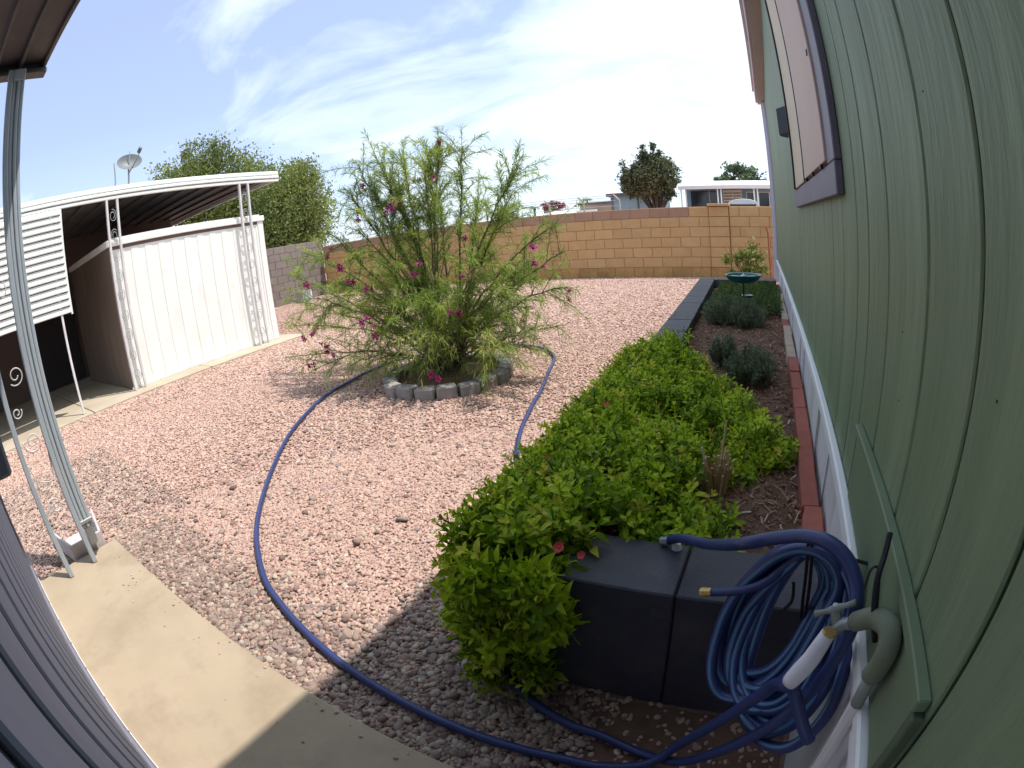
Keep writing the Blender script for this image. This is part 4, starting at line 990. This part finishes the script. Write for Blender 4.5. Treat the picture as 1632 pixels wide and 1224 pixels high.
for i, tip in enumerate(TIPS):
    tip = np.array(tip); b0 = np.array([RC[0] + rnd.uniform(-0.08, 0.08), RC[1] + rnd.uniform(-0.08, 0.08), 0.04])
    flat = 1 - min(1, tip[2] / 1.6)
    mid_ = b0 + (tip - b0) * np.array([0.38, 0.38, 0.55]) + np.array([0, 0, 0.18 * flat + 0.05]) + rng.normal(0, 0.05, 3)
    k = 12; pts = [bez(b0, mid_, tip, j / (k - 1)) + (rng.normal(0, 0.010, 3) if 0 < j < k - 1 else 0) for j in range(k)]
    if tip[2] > 0.55:
        sb_.tube([tuple(p) for p in pts], [0.010 * (1 - 0.8 * j / (k - 1)) + 0.0015 for j in range(k)], 6, caps=False)
    else:
        sb_.tube([tuple(p) for p in pts], [0.009 * (1 - 0.8 * j / (k - 1)) + 0.001 for j in range(k)], 5, caps=False)
    length = np.linalg.norm(tip - b0)
    twigs_.append((pts[6:], 1.0))
    # side twigs
    for q in range(27 if tip[2] > 1.4 else 17):
        t = rnd.uniform(0.22, 0.97) if q < 15 else rnd.uniform(0.62, 1.0); p = bez(b0, mid_, tip, t); d = unit(tip - mid_)
        sd = unit(d * 0.8 + rng.normal(0, 0.62, 3) + np.array([0, 0, 0.18])); L_ = rnd.uniform(0.14, 0.46) * (1.2 - 0.4 * t)
        e = p + sd * L_ + np.array([0, 0, -0.03]); m_ = p + sd * L_ * 0.5 + np.array([0, 0, 0.03])
        tp = [bez(p, m_, e, j / 4) for j in range(5)]
        sb_.tube([tuple(x) for x in tp], 0.0032, 4, taper=0.35, caps=False)
        twigs_.append((tp, 0.8))
        if rnd.random() < 0.10 and e[2] < 1.2: flw.append((e, sd))
for pts, wgt in twigs_:
    pts = np.array(pts); seg = len(pts) - 1; Ltw = np.linalg.norm(pts[-1] - pts[0])
    n = int(Ltw * 220 * wgt) + 10; n = int(n * (1.25 if pts[-1][2] > 1.3 else (1.15 if pts[-1][2] > 0.5 else 0.7)))
    t = rng.random(n) ** 0.8 * seg; i0 = np.minimum(t.astype(int), seg - 1); f_ = (t - i0)[:, None]
    p = pts[i0] * (1 - f_) + pts[i0 + 1] * f_; ax = unit(pts[np.minimum(i0 + 1, seg)] - pts[i0])
    P_.append(p); D_.append(unit(ax * 0.75 + rng.normal(0, 0.55, (n, 3)) + np.array([0, 0, 0.12])))
P_ = np.vstack(P_); D_ = np.vstack(D_); n = len(P_)
V, T = strips(P_, D_, rng.uniform(0.04, 0.10, n), rng.uniform(0.0032, 0.0060, n), 0.28)
link('foliage', fast_mesh('foliage', V - np.array([RC[0], RC[1], 0]), T, M['willow_leaf']), bush, (RC[0], RC[1], 0))['kind'] = 'stuff'
print('willow leaves', n)
sb_.build('branches', M['willow_bark'], bush)
def trumpet():
    b = MB(); b.lathe([(0.004, -0.022), (0.008, -0.008), (0.013, 0.004)], n=8)
    for k in range(5):
        a = 2 * PI * k / 5; ca, sa = math.cos(a), math.sin(a); r0, r1 = 0.012, 0.030
        n = len(b.v); wd = 0.013
        b.v += [(ca * r0 - sa * wd * .6, sa * r0 + ca * wd * .6, 0.004), (ca * r0 + sa * wd * .6, sa * r0 - ca * wd * .6, 0.004), (ca * r1 + sa * wd, sa * r1 - ca * wd, 0.012), (ca * (r1 + .006), sa * (r1 + .006), 0.006), (ca * r1 - sa * wd, sa * r1 + ca * wd, 0.012)]
        b.f += [(n, n + 1, n + 2, n + 3, n + 4)]
    return b.mesh('flower', M['magenta'], smooth=True)
tm = trumpet()
FL = [(575, 285)]
FLW = [(-2.95, 3.15, 1.66), (-2.50, 3.3, 1.63), (-2.33, 3.3, 1.62), (-2.67, 3.2, 1.42), (-2.98, 3.1, 1.40), (-2.74, 3.15, 1.43), (-3.30, 3.0, 1.15), (-3.18, 3.0, 1.02), (-3.75, 3.1, 0.92), (-3.03, 2.95, 0.88), (-2.95, 2.95, 0.91), (-2.80, 2.9, 0.83), (-2.36, 3.0, 0.93), (-1.98, 3.1, 0.86), (-1.55, 3.3, 1.00), (-1.50, 3.25, 0.90), (-2.02, 2.95, 0.60), (-3.55, 2.95, 0.53), (-3.7, 3.05, 0.45), (-2.76, 2.8, 0.60), (-3.25, 2.8, 0.36), (-2.1, 2.75, 0.22), (-3.9, 3.1, 0.40), (-3.45, 2.75, 0.22), (-2.3, 3.35, 1.90)]
for (p, d) in flw[::4][:10]: FLW.append(tuple(p))
for p in FLW:
    for q in range(rnd.choice((2, 3, 4))):
        r_ = Vector((rnd.gauss(0, 1), rnd.gauss(-0.8, 1), rnd.gauss(0.3, 0.6))).to_track_quat('Z', 'Y').to_euler()
        link('flower', tm, bush, (p[0] + rnd.gauss(0, 0.022), p[1] + rnd.gauss(0, 0.022), p[2] + rnd.gauss(0, 0.022)), tuple(r_), rnd.uniform(0.6, 0.95))

# concrete splash tile at the left rear
tl = thing('open_box', (-10.9, 8.85, 0), 'small grey open box on the gravel before the grey wall', 'box')
MB().box(-11.05, -10.75, 8.70, 8.73, 0.0, 0.30).build('side_panel', M['galv'], tl)
MB().box(-11.05, -10.75, 9.00, 9.03, 0.0, 0.30).build('side_panel', M['white'], tl)
MB().box(-11.05, -11.02, 8.731, 8.999, 0.0, 0.30).build('back_panel', M['galv'], tl)
MB().box(-11.02, -10.72, 8.731, 8.999, 0.01, 0.03).build('floor_panel', M['galv'], tl)

# ------------------------------------------------------------------ hose
HR = 0.0128
def hose_part(name, pts, parent, n=8, closed=False, r=HR, seg=10):
    sp_ = spline(pts, n, closed); b = MB(); b.tube(sp_, r, seg, closed)
    if r is HR and not closed: b.v = []; b.f = []; b.tube(sp_, [0.0112 + 0.0016 * min(1, max(0, (-p.x - 0.05) / 0.6)) if p.y < 2 else 0.0128 for p in sp_], seg, closed)
    off = parent_world(parent); me = b.mesh(name, M['hose'], smooth=True, off=tuple(off))
    uvl = me.uv_layers.new(name='UVMap'); k = len(sp_)
    for poly in me.polygons:
        if len(poly.vertices) != 4: continue
        js = [me.loops[li].vertex_index % seg for li in poly.loop_indices]
        for li, j in zip(poly.loop_indices, js):
            u = j / seg
            if j == 0 and max(js) == seg - 1: u = 1.0
            uvl.data[li].uv = (u, 0)
    o = bpy.data.objects.new(name, me); C.objects.link(o); o.parent = parent
    return o
hs = thing('garden_hose', (0.1, 0.65, 0.3), 'blue garden hose looped by the tap and trailing round the bush', 'hose')
La = [(-0.19, 1.03, 0.415), (-0.175, 1.02, 0.43), (-0.145, 0.97, 0.47), (-0.072, 0.847, 0.55), (-0.009, 0.721, 0.646), (0.041, 0.695, 0.68), (0.087, 0.663, 0.711), (0.122, 0.631, 0.726), (0.153, 0.606, 0.717), (0.173, 0.582, 0.693), (0.18, 0.555, 0.663), (0.179, 0.544, 0.621), (0.169, 0.538, 0.569), (0.156, 0.541, 0.5), (0.128, 0.544, 0.419), (0.099, 0.555, 0.349), (0.045, 0.577, 0.238), (-0.032, 0.618, 0.099), (-0.13, 0.665, 0.03)]
VH = [(0.1115, 0.5165, 0.552), (0.105, 0.520, 0.538), (0.095, 0.547, 0.506), (0.08, 0.565, 0.454), (0.041, 0.593, 0.346), (-0.006, 0.614, 0.237), (-0.044, 0.638, 0.137), (-0.10, 0.62, 0.06), (-0.20, 0.605, 0.022)]
G2 = [(-0.24, 0.690, 0.030), (-0.339, 0.702, 0.030), (-0.493, 0.761, 0.030), (-0.644, 0.858, 0.03), (-0.80, 0.99, 0.030), (-0.90, 1.25, 0.030), (-0.97, 1.6, 0.030), (-1.06, 1.9, 0.030), (-1.197, 2.136, 0.030), (-1.325, 2.447, 0.030), (-1.44, 2.848, 0.030), (-1.50, 3.1, 0.030), (-1.62, 3.5, 0.030), (-1.812, 4.063, 0.030), (-2.2, 4.35, 0.030), (-2.8, 4.3, 0.030), (-3.25, 3.8, 0.030), (-3.33, 3.3, 0.030), (-3.28, 2.988, 0.030), (-3.19, 2.6, 0.030), (-2.87, 2.02, 0.030), (-2.541, 1.60, 0.030), (-2.204, 1.235, 0.030), (-1.922, 0.98, 0.030), (-1.617, 0.785, 0.030), (-1.408, 0.705, 0.030), (-1.172, 0.642, 0.030), (-0.968, 0.605, 0.030), (-0.739, 0.583, 0.030), (-0.554, 0.577, 0.030), (-0.402, 0.583, 0.030), (-0.30, 0.592, 0.030)]
hose_part('hose_tube', La + G2 + VH[::-1], hs, 8)
Lb = [(0.1, 0.701, 0.662), (0.065, 0.714, 0.639), (0.035, 0.731, 0.592), (0.005, 0.738, 0.536), (-0.015, 0.73, 0.467), (-0.02, 0.705, 0.386), (-0.006, 0.672, 0.343), (0.025, 0.652, 0.327), (0.073, 0.633, 0.354), (0.104, 0.621, 0.399), (0.132, 0.633, 0.454), (0.158, 0.657, 0.556), (0.169, 0.658, 0.623), (0.153, 0.666, 0.661), (0.126, 0.68, 0.673)]
Lc = [(0.107, 0.713, 0.646), (0.084, 0.717, 0.613), (0.05, 0.732, 0.546), (0.023, 0.738, 0.476), (0.013, 0.714, 0.408), (0.023, 0.685, 0.354), (0.051, 0.664, 0.338), (0.09, 0.65, 0.356), (0.119, 0.655, 0.404), (0.148, 0.679, 0.473), (0.163, 0.69, 0.564), (0.156, 0.686, 0.621), (0.135, 0.698, 0.648)]
Lr = [(0.11, 0.724, 0.642), (0.085, 0.737, 0.586), (0.064, 0.738, 0.489), (0.056, 0.702, 0.381), (0.064, 0.638, 0.327), (0.104, 0.57, 0.317), (0.147, 0.522, 0.359), (0.176, 0.513, 0.409), (0.196, 0.524, 0.474), (0.2, 0.553, 0.531), (0.2, 0.588, 0.58), (0.193, 0.626, 0.63), (0.168, 0.665, 0.659), (0.137, 0.696, 0.662)]
def resample(pts, n):
    q = spline(pts, 10, True); return [q[int(i * len(q) / n)] for i in range(n)]
rb, rc_, rr_ = resample(Lb, 28), resample(Lc, 28), resample(Lr, 28)
hose_part('hose_loop', Lb, hs, 6, True, r=0.0112); hose_part('hose_loop', Lc, hs, 6, True, r=0.0112); hose_part('hose_loop', Lr, hs, 6, True, r=0.0112)
for k, (wb_, wc_, wr_) in enumerate(((0.3, 0.3, 0.4), (0.0, 0.65, 0.35), (0.0, 0.4, 0.6), (0.15, 0.1, 0.75), (0.5, 0.5, 0.0), (0.0, 0.8, 0.2), (0.9, 0.0, 0.1), (0.3, 0.0, 0.7), (0.0, 0.2, 0.8), (0.7, 0.3, 0.0), (0.1, 0.0, 0.9), (0.6, 0.0, 0.4), (0.4, 0.2, 0.4))):
    o3 = Vector((0.006 * math.sin(k * 2), 0.008 + 0.0065 * (k % 7), -0.006 * math.cos(k * 1.7)))
    cc = sum((Vector(p) for p in rc_), Vector()) / 28
    pts = []
    for a, b_, c_ in zip(rb, rc_, rr_):
        p = a * wb_ + b_ * wc_ + c_ * wr_ + o3; p = cc + (p - cc) * ((0.985 - 0.030 * k) if k < 7 else 1.05 - 0.035 * (k - 7))
        p.x = min(p.x, 0.203); pts.append(p)
    hose_part('hose_loop', pts, hs, 2, True, r=0.0106)
hose_part('hose_tail', [(0.118, 0.523, 0.545), (0.122, 0.521, 0.528), (0.139, 0.506, 0.50), (0.160, 0.487, 0.468), (0.175, 0.48, 0.45)], hs, 6, r=0.0108)
hose_part('hose_end', [(-0.045, 0.750, 0.511), (0.005, 0.729, 0.54), (0.047, 0.716, 0.574), (0.077, 0.717, 0.612), (0.10, 0.71, 0.645)], hs, 6, r=0.0088)
e = MB().tube([(-0.066, 0.758, 0.500), (-0.058, 0.755, 0.504), (-0.056, 0.754, 0.505), (-0.045, 0.750, 0.511)], [0.0100, 0.0104, 0.0092, 0.0092], 8).build('brass_fitting', M['brass'], hs)
MB().tube([(-0.0675, 0.7587, 0.4992), (-0.0662, 0.7581, 0.5)], 0.005, 8).build('fitting_hole', M['black'], hs)
MB().tube([(-0.205, 1.035, 0.409), (-0.186, 1.028, 0.418)], 0.0125, 8).build('end_fitting', M['galv'], hs)
wf = MB().lathe([(0.0, 0.0), (0.014, 0.0), (0.010, 0.016), (0.0, 0.018)], (-0.165, 1.025, 0.4005), n=10).build('white_disc', M['white'])
tag(wf, 'small white plastic cap on the planter beside the hose end', 'cap')
# wire hanger
hg = thing('hose_hanger', (0.17, 0.66, 0.6), 'black wire hose hanger holding the blue loops against the wall', 'hose hanger')
for pts in ([(0.107, 0.687, 0.70), (0.122, 0.683, 0.608), (0.135, 0.69, 0.503), (0.146, 0.696, 0.44)], [(0.101, 0.692, 0.70), (0.113, 0.689, 0.615), (0.124, 0.694, 0.535), (0.143, 0.70, 0.45)], [(0.16, 0.69, 0.66), (0.19, 0.68, 0.66), (0.219, 0.67, 0.66)], [(0.125, 0.69, 0.55), (0.17, 0.68, 0.55), (0.21, 0.67, 0.55)], [(0.095, 0.69, 0.60), (0.10, 0.69, 0.56), (0.085, 0.69, 0.53)]):
    MB().tube(spline(pts, 5), 0.0032, 6).build('wire', M['black'], hg)
MB().tube(spline([(0.185, 0.533, 0.808), (0.179, 0.511, 0.79), (0.172, 0.489, 0.773), (0.176, 0.470, 0.74), (0.19, 0.46, 0.70)], 5), 0.0042, 7).build('rod', M['black'], hg)
MB().tube(spline([(0.162, 0.499, 0.749), (0.164, 0.504, 0.774), (0.172, 0.505, 0.778), (0.176, 0.497, 0.77), (0.180, 0.474, 0.74), (0.19, 0.465, 0.70)], 5), 0.0018, 6).build('wire', M['black'], hg)

# ------------------------------------------------------------------ tap and pipes
tp = thing('outdoor_tap', (0.19, 0.45, 0.6), 'garden tap with T handle on a green painted wrapped pipe', 'tap')
MB().tube(spline([(0.178, 0.530, 0.668), (0.184, 0.495, 0.706), (0.185, 0.458, 0.737), (0.193, 0.434, 0.742), (0.195, 0.421, 0.728), (0.195, 0.421, 0.70), (0.193, 0.426, 0.675)], 5), 0.0146, 12).build('wrapped_pipe', M['painted_pipe'], tp, smooth=True)
MB().tube([(0.193, 0.427, 0.678), (0.194, 0.429, 0.643), (0.196, 0.432, 0.612)], 0.0095, 10).build('pipe', M['grey_pipe'], tp, smooth=True)
MB().tube([(0.193, 0.427, 0.683), (0.193, 0.4275, 0.675)], 0.0120, 10).build('collar', M['grey_pipe'], tp)
MB().tube([(0.196, 0.432, 0.612), (0.198, 0.437, 0.56), (0.20, 0.44, 0.40), (0.20, 0.44, 0.02)], 0.011, 8).build('pipe', M['white_old'], tp)
MB().tube([(0.182, 0.521, 0.671), (0.163, 0.538, 0.656), (0.145, 0.529, 0.640)], 0.0095, 10).build('spout', M['valve_metal'], tp, smooth=True)
MB().tube([(0.148, 0.555, 0.665), (0.155, 0.545, 0.648)], 0.0085, 8).build('stem', M['valve_metal'], tp)
MB().tube([(0.121, 0.560, 0.650), (0.135, 0.558, 0.658), (0.148, 0.555, 0.667), (0.160, 0.552, 0.676), (0.173, 0.549, 0.685)], [0.0055, 0.004, 0.0075, 0.004, 0.0055], 8).build('handle', M['grey_pipe'], tp, smooth=True)
MB().tube([(0.147, 0.556, 0.668), (0.145, 0.5555, 0.674)], 0.004, 8).build('handle_screw', M['galv'], tp)
MB().tube([(0.143, 0.523, 0.655), (0.139, 0.5215, 0.640)], 0.0105, 10).build('coupling', M['brass'], tp)
MB().tube([(0.141, 0.5225, 0.650), (0.137, 0.5215, 0.633), (0.130, 0.521, 0.60), (0.120, 0.519, 0.573), (0.113, 0.517, 0.556), (0.110, 0.516, 0.548)], [0.0112, 0.0126, 0.0142, 0.0150, 0.0140, 0.0128], 14).build('foam_sleeve', M['foam_white'], tp, smooth=True)

# ------------------------------------------------------------------ beyond the wall
def tree(name, base, crown, label, lm, n=6000, size=(0.09, 0.2), trunk_r=0.14, seed=0, group='trees beyond the wall', droop=0.0, limbs=9):
    """crown: list of (centre, radii) lobes."""
    global rng
    r = np.random.default_rng(seed); t = thing(name, base, label, 'tree', group)
    b = MB(); bx, by, bz = base
    tot = sum(c[1][0] * c[1][1] * c[1][2] for c in crown); PP = []
    for (c, rad) in crown:
        c = np.array(c); rad = np.array(rad); m_ = max(60, int(n * rad.prod() / tot))
        # clumps inside the lobe, gaps between them
        kcl = max(8, m_ // 55); cl = c + unit(r.normal(size=(kcl, 3))) * rad * (r.uniform(0.3, 1.0, kcl)[:, None] ** 0.5)
        w_ = r.integers(0, kcl, m_); sp = rad.mean() * 0.17
        p = cl[w_] + r.normal(0, sp, (m_, 3)) * [1, 1, 0.8]
        p[:, 2] -= droop * r.random(m_) * sp * 2.5
        PP.append(p)
        for q in cl[:: max(1, kcl // limbs)]:
            mid = (np.array([bx, by, bz + 0.5 * (c[2] - bz)]) + q) / 2 + r.normal(0, 0.08, 3)
            b.tube([(bx, by, bz + 0.35 * (c[2] - bz)), tuple(mid), tuple(q)], trunk_r * 0.34, 5, taper=0.25, caps=False)
    top = crown[0][0]
    b.tube(spline([(bx, by, bz), (bx + 0.05, by, bz + 0.3 * (top[2] - bz)), (bx + (top[0] - bx) * 0.5, by, bz + 0.62 * (top[2] - bz))], 5), trunk_r, 8, taper=0.55)
    P_ = np.vstack(PP); V, T = cards(P_, r.uniform(*size, len(P_)))
    b.build('trunk', M['bark'], t)
    link('crown', fast_mesh('crown', V - np.array(base), T, lm), t, base)
tree('mesquite_tree', (-17.2, 10.2, 0), [((-17.2, 10.6, 4.4), (1.9, 2.3, 1.7)), ((-17.4, 9.0, 4.8), (1.4, 1.5, 1.1)), ((-17.0, 9.8, 5.9), (0.9, 1.0, 0.65)), ((-17.2, 11.8, 4.9), (0.9, 1.0, 0.8))], 'feathery light green mesquite tree rising behind the carport roof', M['mesquite'], 30000, (0.035, 0.09), 0.16, 1, droop=0.8)
tree('mesquite_tree', (-14.6, 12.6, 0), [((-14.6, 11.8, 3.2), (1.4, 1.35, 1.5)), ((-14.6, 11.1, 2.4), (1.2, 1.2, 1.1)), ((-14.4, 12.2, 4.3), (0.9, 0.8, 0.6))], 'rounded drooping mesquite tree right of the white shed', M['mesquite'], 34000, (0.03, 0.08), 0.15, 2, droop=1.5)
tree('dark_tree', (-5.2, 26.0, 0), [((-5.6, 26, 3.3), (1.15, 1.0, 0.95)), ((-4.9, 26, 3.5), (0.95, 0.9, 0.9)), ((-5.3, 26, 4.7), (0.6, 0.4, 0.55)), ((-5.35, 26, 4.2), (0.9, 0.6, 0.4)), ((-6.5, 26, 3.4), (0.5, 0.5, 1.2)), ((-4.5, 26, 2.9), (0.5, 0.5, 0.6))], 'dark olive bushy tree before the blue house beyond the wall', M['oak_leaf'], 14000, (0.05, 0.11), 0.14, 3, droop=0.6)
tree('far_tree', (-1.8, 42.0, 0), [((-1.7, 42, 4.2), (1.9, 1.2, 1.3)), ((-2.9, 42, 4.1), (0.9, 0.8, 0.7))], 'green treetop showing above the white roof beyond the wall', M['far_leaf'], 3000, (0.1, 0.22), 0.2, 4)
tree('far_tree', (-31.5, 60.0, 0), [((-31.5, 60, 3.0), (1.6, 1.2, 1.2))], 'small far green tree on the horizon behind the bush', M['far_leaf'], 1200, (0.15, 0.3), 0.2, 5)
M['red_leaf'] = mat('red_leaf', (0.32, 0.10, 0.10), (0.22, 0.07, 0.08), scale=0.8, rough=0.7, trans=0.2)
tree('red_tree', (-25.0, 60.0, 0), [((-25.0, 60, 3.4), (1.7, 1.0, 0.75))], 'far reddish tree on the horizon left of the tan building', M['red_leaf'], 900, (0.12, 0.25), 0.2, 6)
for i, (x, h) in enumerate(((-28.0, 4.0), (-22.0, 4.2), (-29.5, 3.7))):
    t = thing('palm_tree', (x, 64, 0), ['thin far palm left of the reddish tree', 'thin far palm right of the reddish tree', 'far palm furthest left near the green tree'][i], 'tree', 'palms on the horizon')
    MB().tube([(x, 64, 0), (x + 0.1, 64, h)], 0.14, 6).build('trunk', M['bark'], t)
    b = MB()
    for k in range(14):
        a = k * 2 * PI / 14; ca, sa = math.cos(a), math.sin(a); b.v += [(x + 0.1, 64, h), (x + 0.1 + ca * 0.5 - sa * 0.12, 64 + sa * 0.5 + ca * 0.12, h + 0.25), (x + 0.1 + ca * 0.95, 64 + sa * 0.95, h - 0.25), (x + 0.1 + ca * 0.5 + sa * 0.12, 64 + sa * 0.5 - ca * 0.12, h + 0.2)]; q = len(b.v); b.f.append((q - 4, q - 3, q - 2, q - 1))
    b.build('fronds', M['far_leaf'], t)
# blue manufactured house with white porch roof
bh = thing('blue_house', (-1.5, 31, 0), 'pale blue house with a white metal roof and porch beyond the tan wall', 'house')
HY = 30.0
MB().box(-4.5, 3.2, HY + 1.6, HY + 7, 0, 3.0).build('wall', M['blue_wall'], bh)
for i in range(16):
    MB().box(-4.46 + i * 0.48, -4.46 + i * 0.48 + 0.475, HY - 0.05, HY + 6.9, 3.02 + 0.012 * (i % 2), 3.09).build('roof_pan', M['roof_white'], bh)
rr2 = MB(); rr2.v = [(-4.6, HY - 0.1, 3.09), (3.3, HY - 0.1, 3.09), (3.3, HY + 3.2, 3.58), (-4.6, HY + 3.2, 3.58), (-4.6, HY + 7, 3.09), (3.3, HY + 7, 3.09)]; rr2.f = [(0, 1, 2, 3), (3, 2, 5, 4), (0, 3, 4), (1, 5, 2)]
rr2.build('roof', M['roof_white'], bh)
MB().box(-4.65, 3.35, HY - 0.2, HY - 0.06, 2.88, 3.08).build('fascia', M['roof_white'], bh)
for x in (-4.55, -4.28, -2.42, -2.22, -0.30, -0.1):
    MB().box(x, x + 0.07, HY - 0.02, HY + 0.05, 0, 2.90).build('porch_post', M['white'], bh)
MB().box(-4.15, -2.55, HY + 1.52, HY + 1.598, 0.9, 2.86).build('screen_panel', M['glass_dark'], bh)
MB().box(-3.05, -2.98, HY + 1.48, HY + 1.518, 0.9, 2.86).build('screen_frame', M['wood_slat'], bh)
sf_ = MB().box(-2.1, -1.0, HY + 0.3, HY + 0.36, 1.5, 2.82).build('slatted_shutter', M['wood_slat'], bh)
for i in range(7):
    for x0, x1 in ((-2.06, -1.58), (-1.52, -1.04)):
        MB().box(x0, x1, HY + 0.26, HY + 0.298, 1.6 + i * 0.17, 1.64 + i * 0.17).build('slat_gap', M['dark_inside'], sf_)
for x0, x1 in ((-0.72, -0.30), (0.02, 0.62)):
    w_ = MB().box(x0 - 0.05, x1 + 0.05, HY + 1.55, HY + 1.598, 1.8, 2.78).build('window', M['white'], bh)
    MB().box(x0, x1, HY + 1.52, HY + 1.549, 1.85, 2.73).build('pane', M['glass_dark'], w_)
bs = thing('blue_shed', (-7.5, 29, 0), 'low blue grey shed half hidden behind the dark tree', 'shed')
MB().box(-8.35, -5.4, 28.5, 31, 0, 2.62).build('wall', M['blue_wall'], bs)
MB().box(-8.55, -5.3, 28.3, 31.2, 2.62, 2.78).build('roof', M['soffit'], bs)
for x in (-8.3, -6.8): MB().box(x, x + 0.08, 28.45, 28.498, 0, 2.6).build('corner_trim', M['soffit'], bs)
tb = thing('tan_building', (-10.5, 34, 0), 'low tan flat-roofed building left of the blue shed', 'building')
MB().box(-12.2, -9.0, 34, 38, 0, 2.45).build('wall', M['tan_wall'], tb)
MB().box(-12.3, -8.9, 33.9, 38.1, 2.45, 2.6).build('roof', M['soffit'], tb)
MB().box(-12.3, -10.9, 33.5, 33.88, 1.9, 2.1).build('awning', M['white'], tb)
for k, (x0, x1, y, z, lab) in enumerate(((-25.5, -19.6, 58, 3.05, 'far white-roofed house below the reddish tree'), (-35, -30.5, 62, 2.7, 'far pale house at the horizon behind the bush'), (-19.0, -15.2, 50, 2.75, 'far grey house just left of the tan building'))):
    fh = thing('distant_house', ((x0 + x1) / 2, y, 0), lab, 'house', 'houses on the horizon')
    MB().box(x0, x1, y, y + 4, 0, z - 0.5).build('wall', M['tan_wall'] if k else M['blue_wall'], fh)
    b = MB(); b.v = [(x0 - .3, y - .3, z - .5), (x1 + .3, y - .3, z - .5), (x1 + .3, y + 2, z), (x0 - .3, y + 2, z), (x0 - .3, y + 4.3, z - .5), (x1 + .3, y + 4.3, z - .5)]; b.f = [(0, 1, 2, 3), (3, 2, 5, 4), (0, 3, 4), (1, 5, 2)]
    b.build('roof', M['roof_white'], fh)
# security fence with angled tops
sf2 = thing('security_fence', (-8, 17, 0), 'wire security fence with curved post tops along the street beyond the wall', 'fence')
for i in range(14):
    x = -22 + i * 1.32; y = 17.6
    MB().tube(spline([(x, y, 0), (x, y, 1.75), (x - 0.04, y, 1.95), (x - 0.20, y, 2.12)], 4), 0.03, 6).build('fence_post', M['galv'], sf2)
for k, (dx, z) in enumerate(((-0.05, 1.92), (-0.12, 2.02), (-0.18, 2.1), (0, 1.72), (0, 1.2))):
    MB().tube([(-22 + dx, 17.6, z), (-4.8 + dx, 17.6, z)], 0.008, 4).build('wire', M['galv'], sf2)
# silver vehicle whose roof shows above the wall
cr = thing('silver_van', (-0.75, 24, 0), 'silver vehicle roof showing just above the tan wall', 'van')
prof = [(-0.86, 0.3), (-0.90, 0.9), (-0.84, 1.25), (-0.76, 1.72), (-0.62, 1.93), (-0.35, 2.03), (0.0, 2.06), (0.35, 2.03), (0.62, 1.93), (0.76, 1.72), (0.84, 1.25), (0.90, 0.9), (0.86, 0.3)]
def loft(secs, m, name, parent, cx=-0.75):
    b = MB(); n = len(secs[0][1])
    for (y, pr) in secs: b.v += [(cx + x, y, z) for x, z in pr]
    for i in range(len(secs) - 1):
        for j in range(n): b.f.append((i * n + j, i * n + (j + 1) % n, (i + 1) * n + (j + 1) % n, (i + 1) * n + j))
    b.f += [tuple(range(n))[::-1], tuple((len(secs) - 1) * n + j for j in range(n))]
    return b.build(name, m, parent, smooth=False)
loft([(23.2, [(x * .97, min(z, 1.1)) for x, z in prof]), (23.22, [(x, z if z < 1.2 else z * .985) for x, z in prof]), (23.6, prof), (26.6, prof), (27.3, [(x, z if z < 1.2 else 1.2) for x, z in prof]), (28.2, [(x * .96, min(z, 1.0)) for x, z in prof])], M['silver'], 'body', cr)
MB().box(-1.35, -0.15, 23.19, 23.215, 1.28, 1.80).build('rear_window', M['glass_dark'], cr)
for x in (-1.62, 0.02):
    for y in (24.0, 27.2):
        MB().tube([(x - 0.0, y, 0.33), (x + 0.14, y, 0.33)], 0.33, 16).build('wheel', M['rubber'], cr)
# low distant hills
b = MB(); n = 60
for i in range(n + 1):
    a = math.radians(60 + 100 * i / n); r_ = 700
    h = 8 + 7 * math.sin(i * 0.35) + 4 * math.sin(i * 0.9 + 1) + 3 * math.sin(i * 1.9)
    b.v += [(r_ * math.cos(a), r_ * math.sin(a), -2), (r_ * math.cos(a) * 1.01, r_ * math.sin(a) * 1.01, max(h, 1)), (r_ * math.cos(a) * 1.08, r_ * math.sin(a) * 1.08, -2)]
for i in range(n):
    q = i * 3; b.f += [(q, q + 3, q + 4, q + 1), (q + 1, q + 4, q + 5, q + 2)]
tag(b.build('hills', M['hill'], smooth=True), kind='structure')
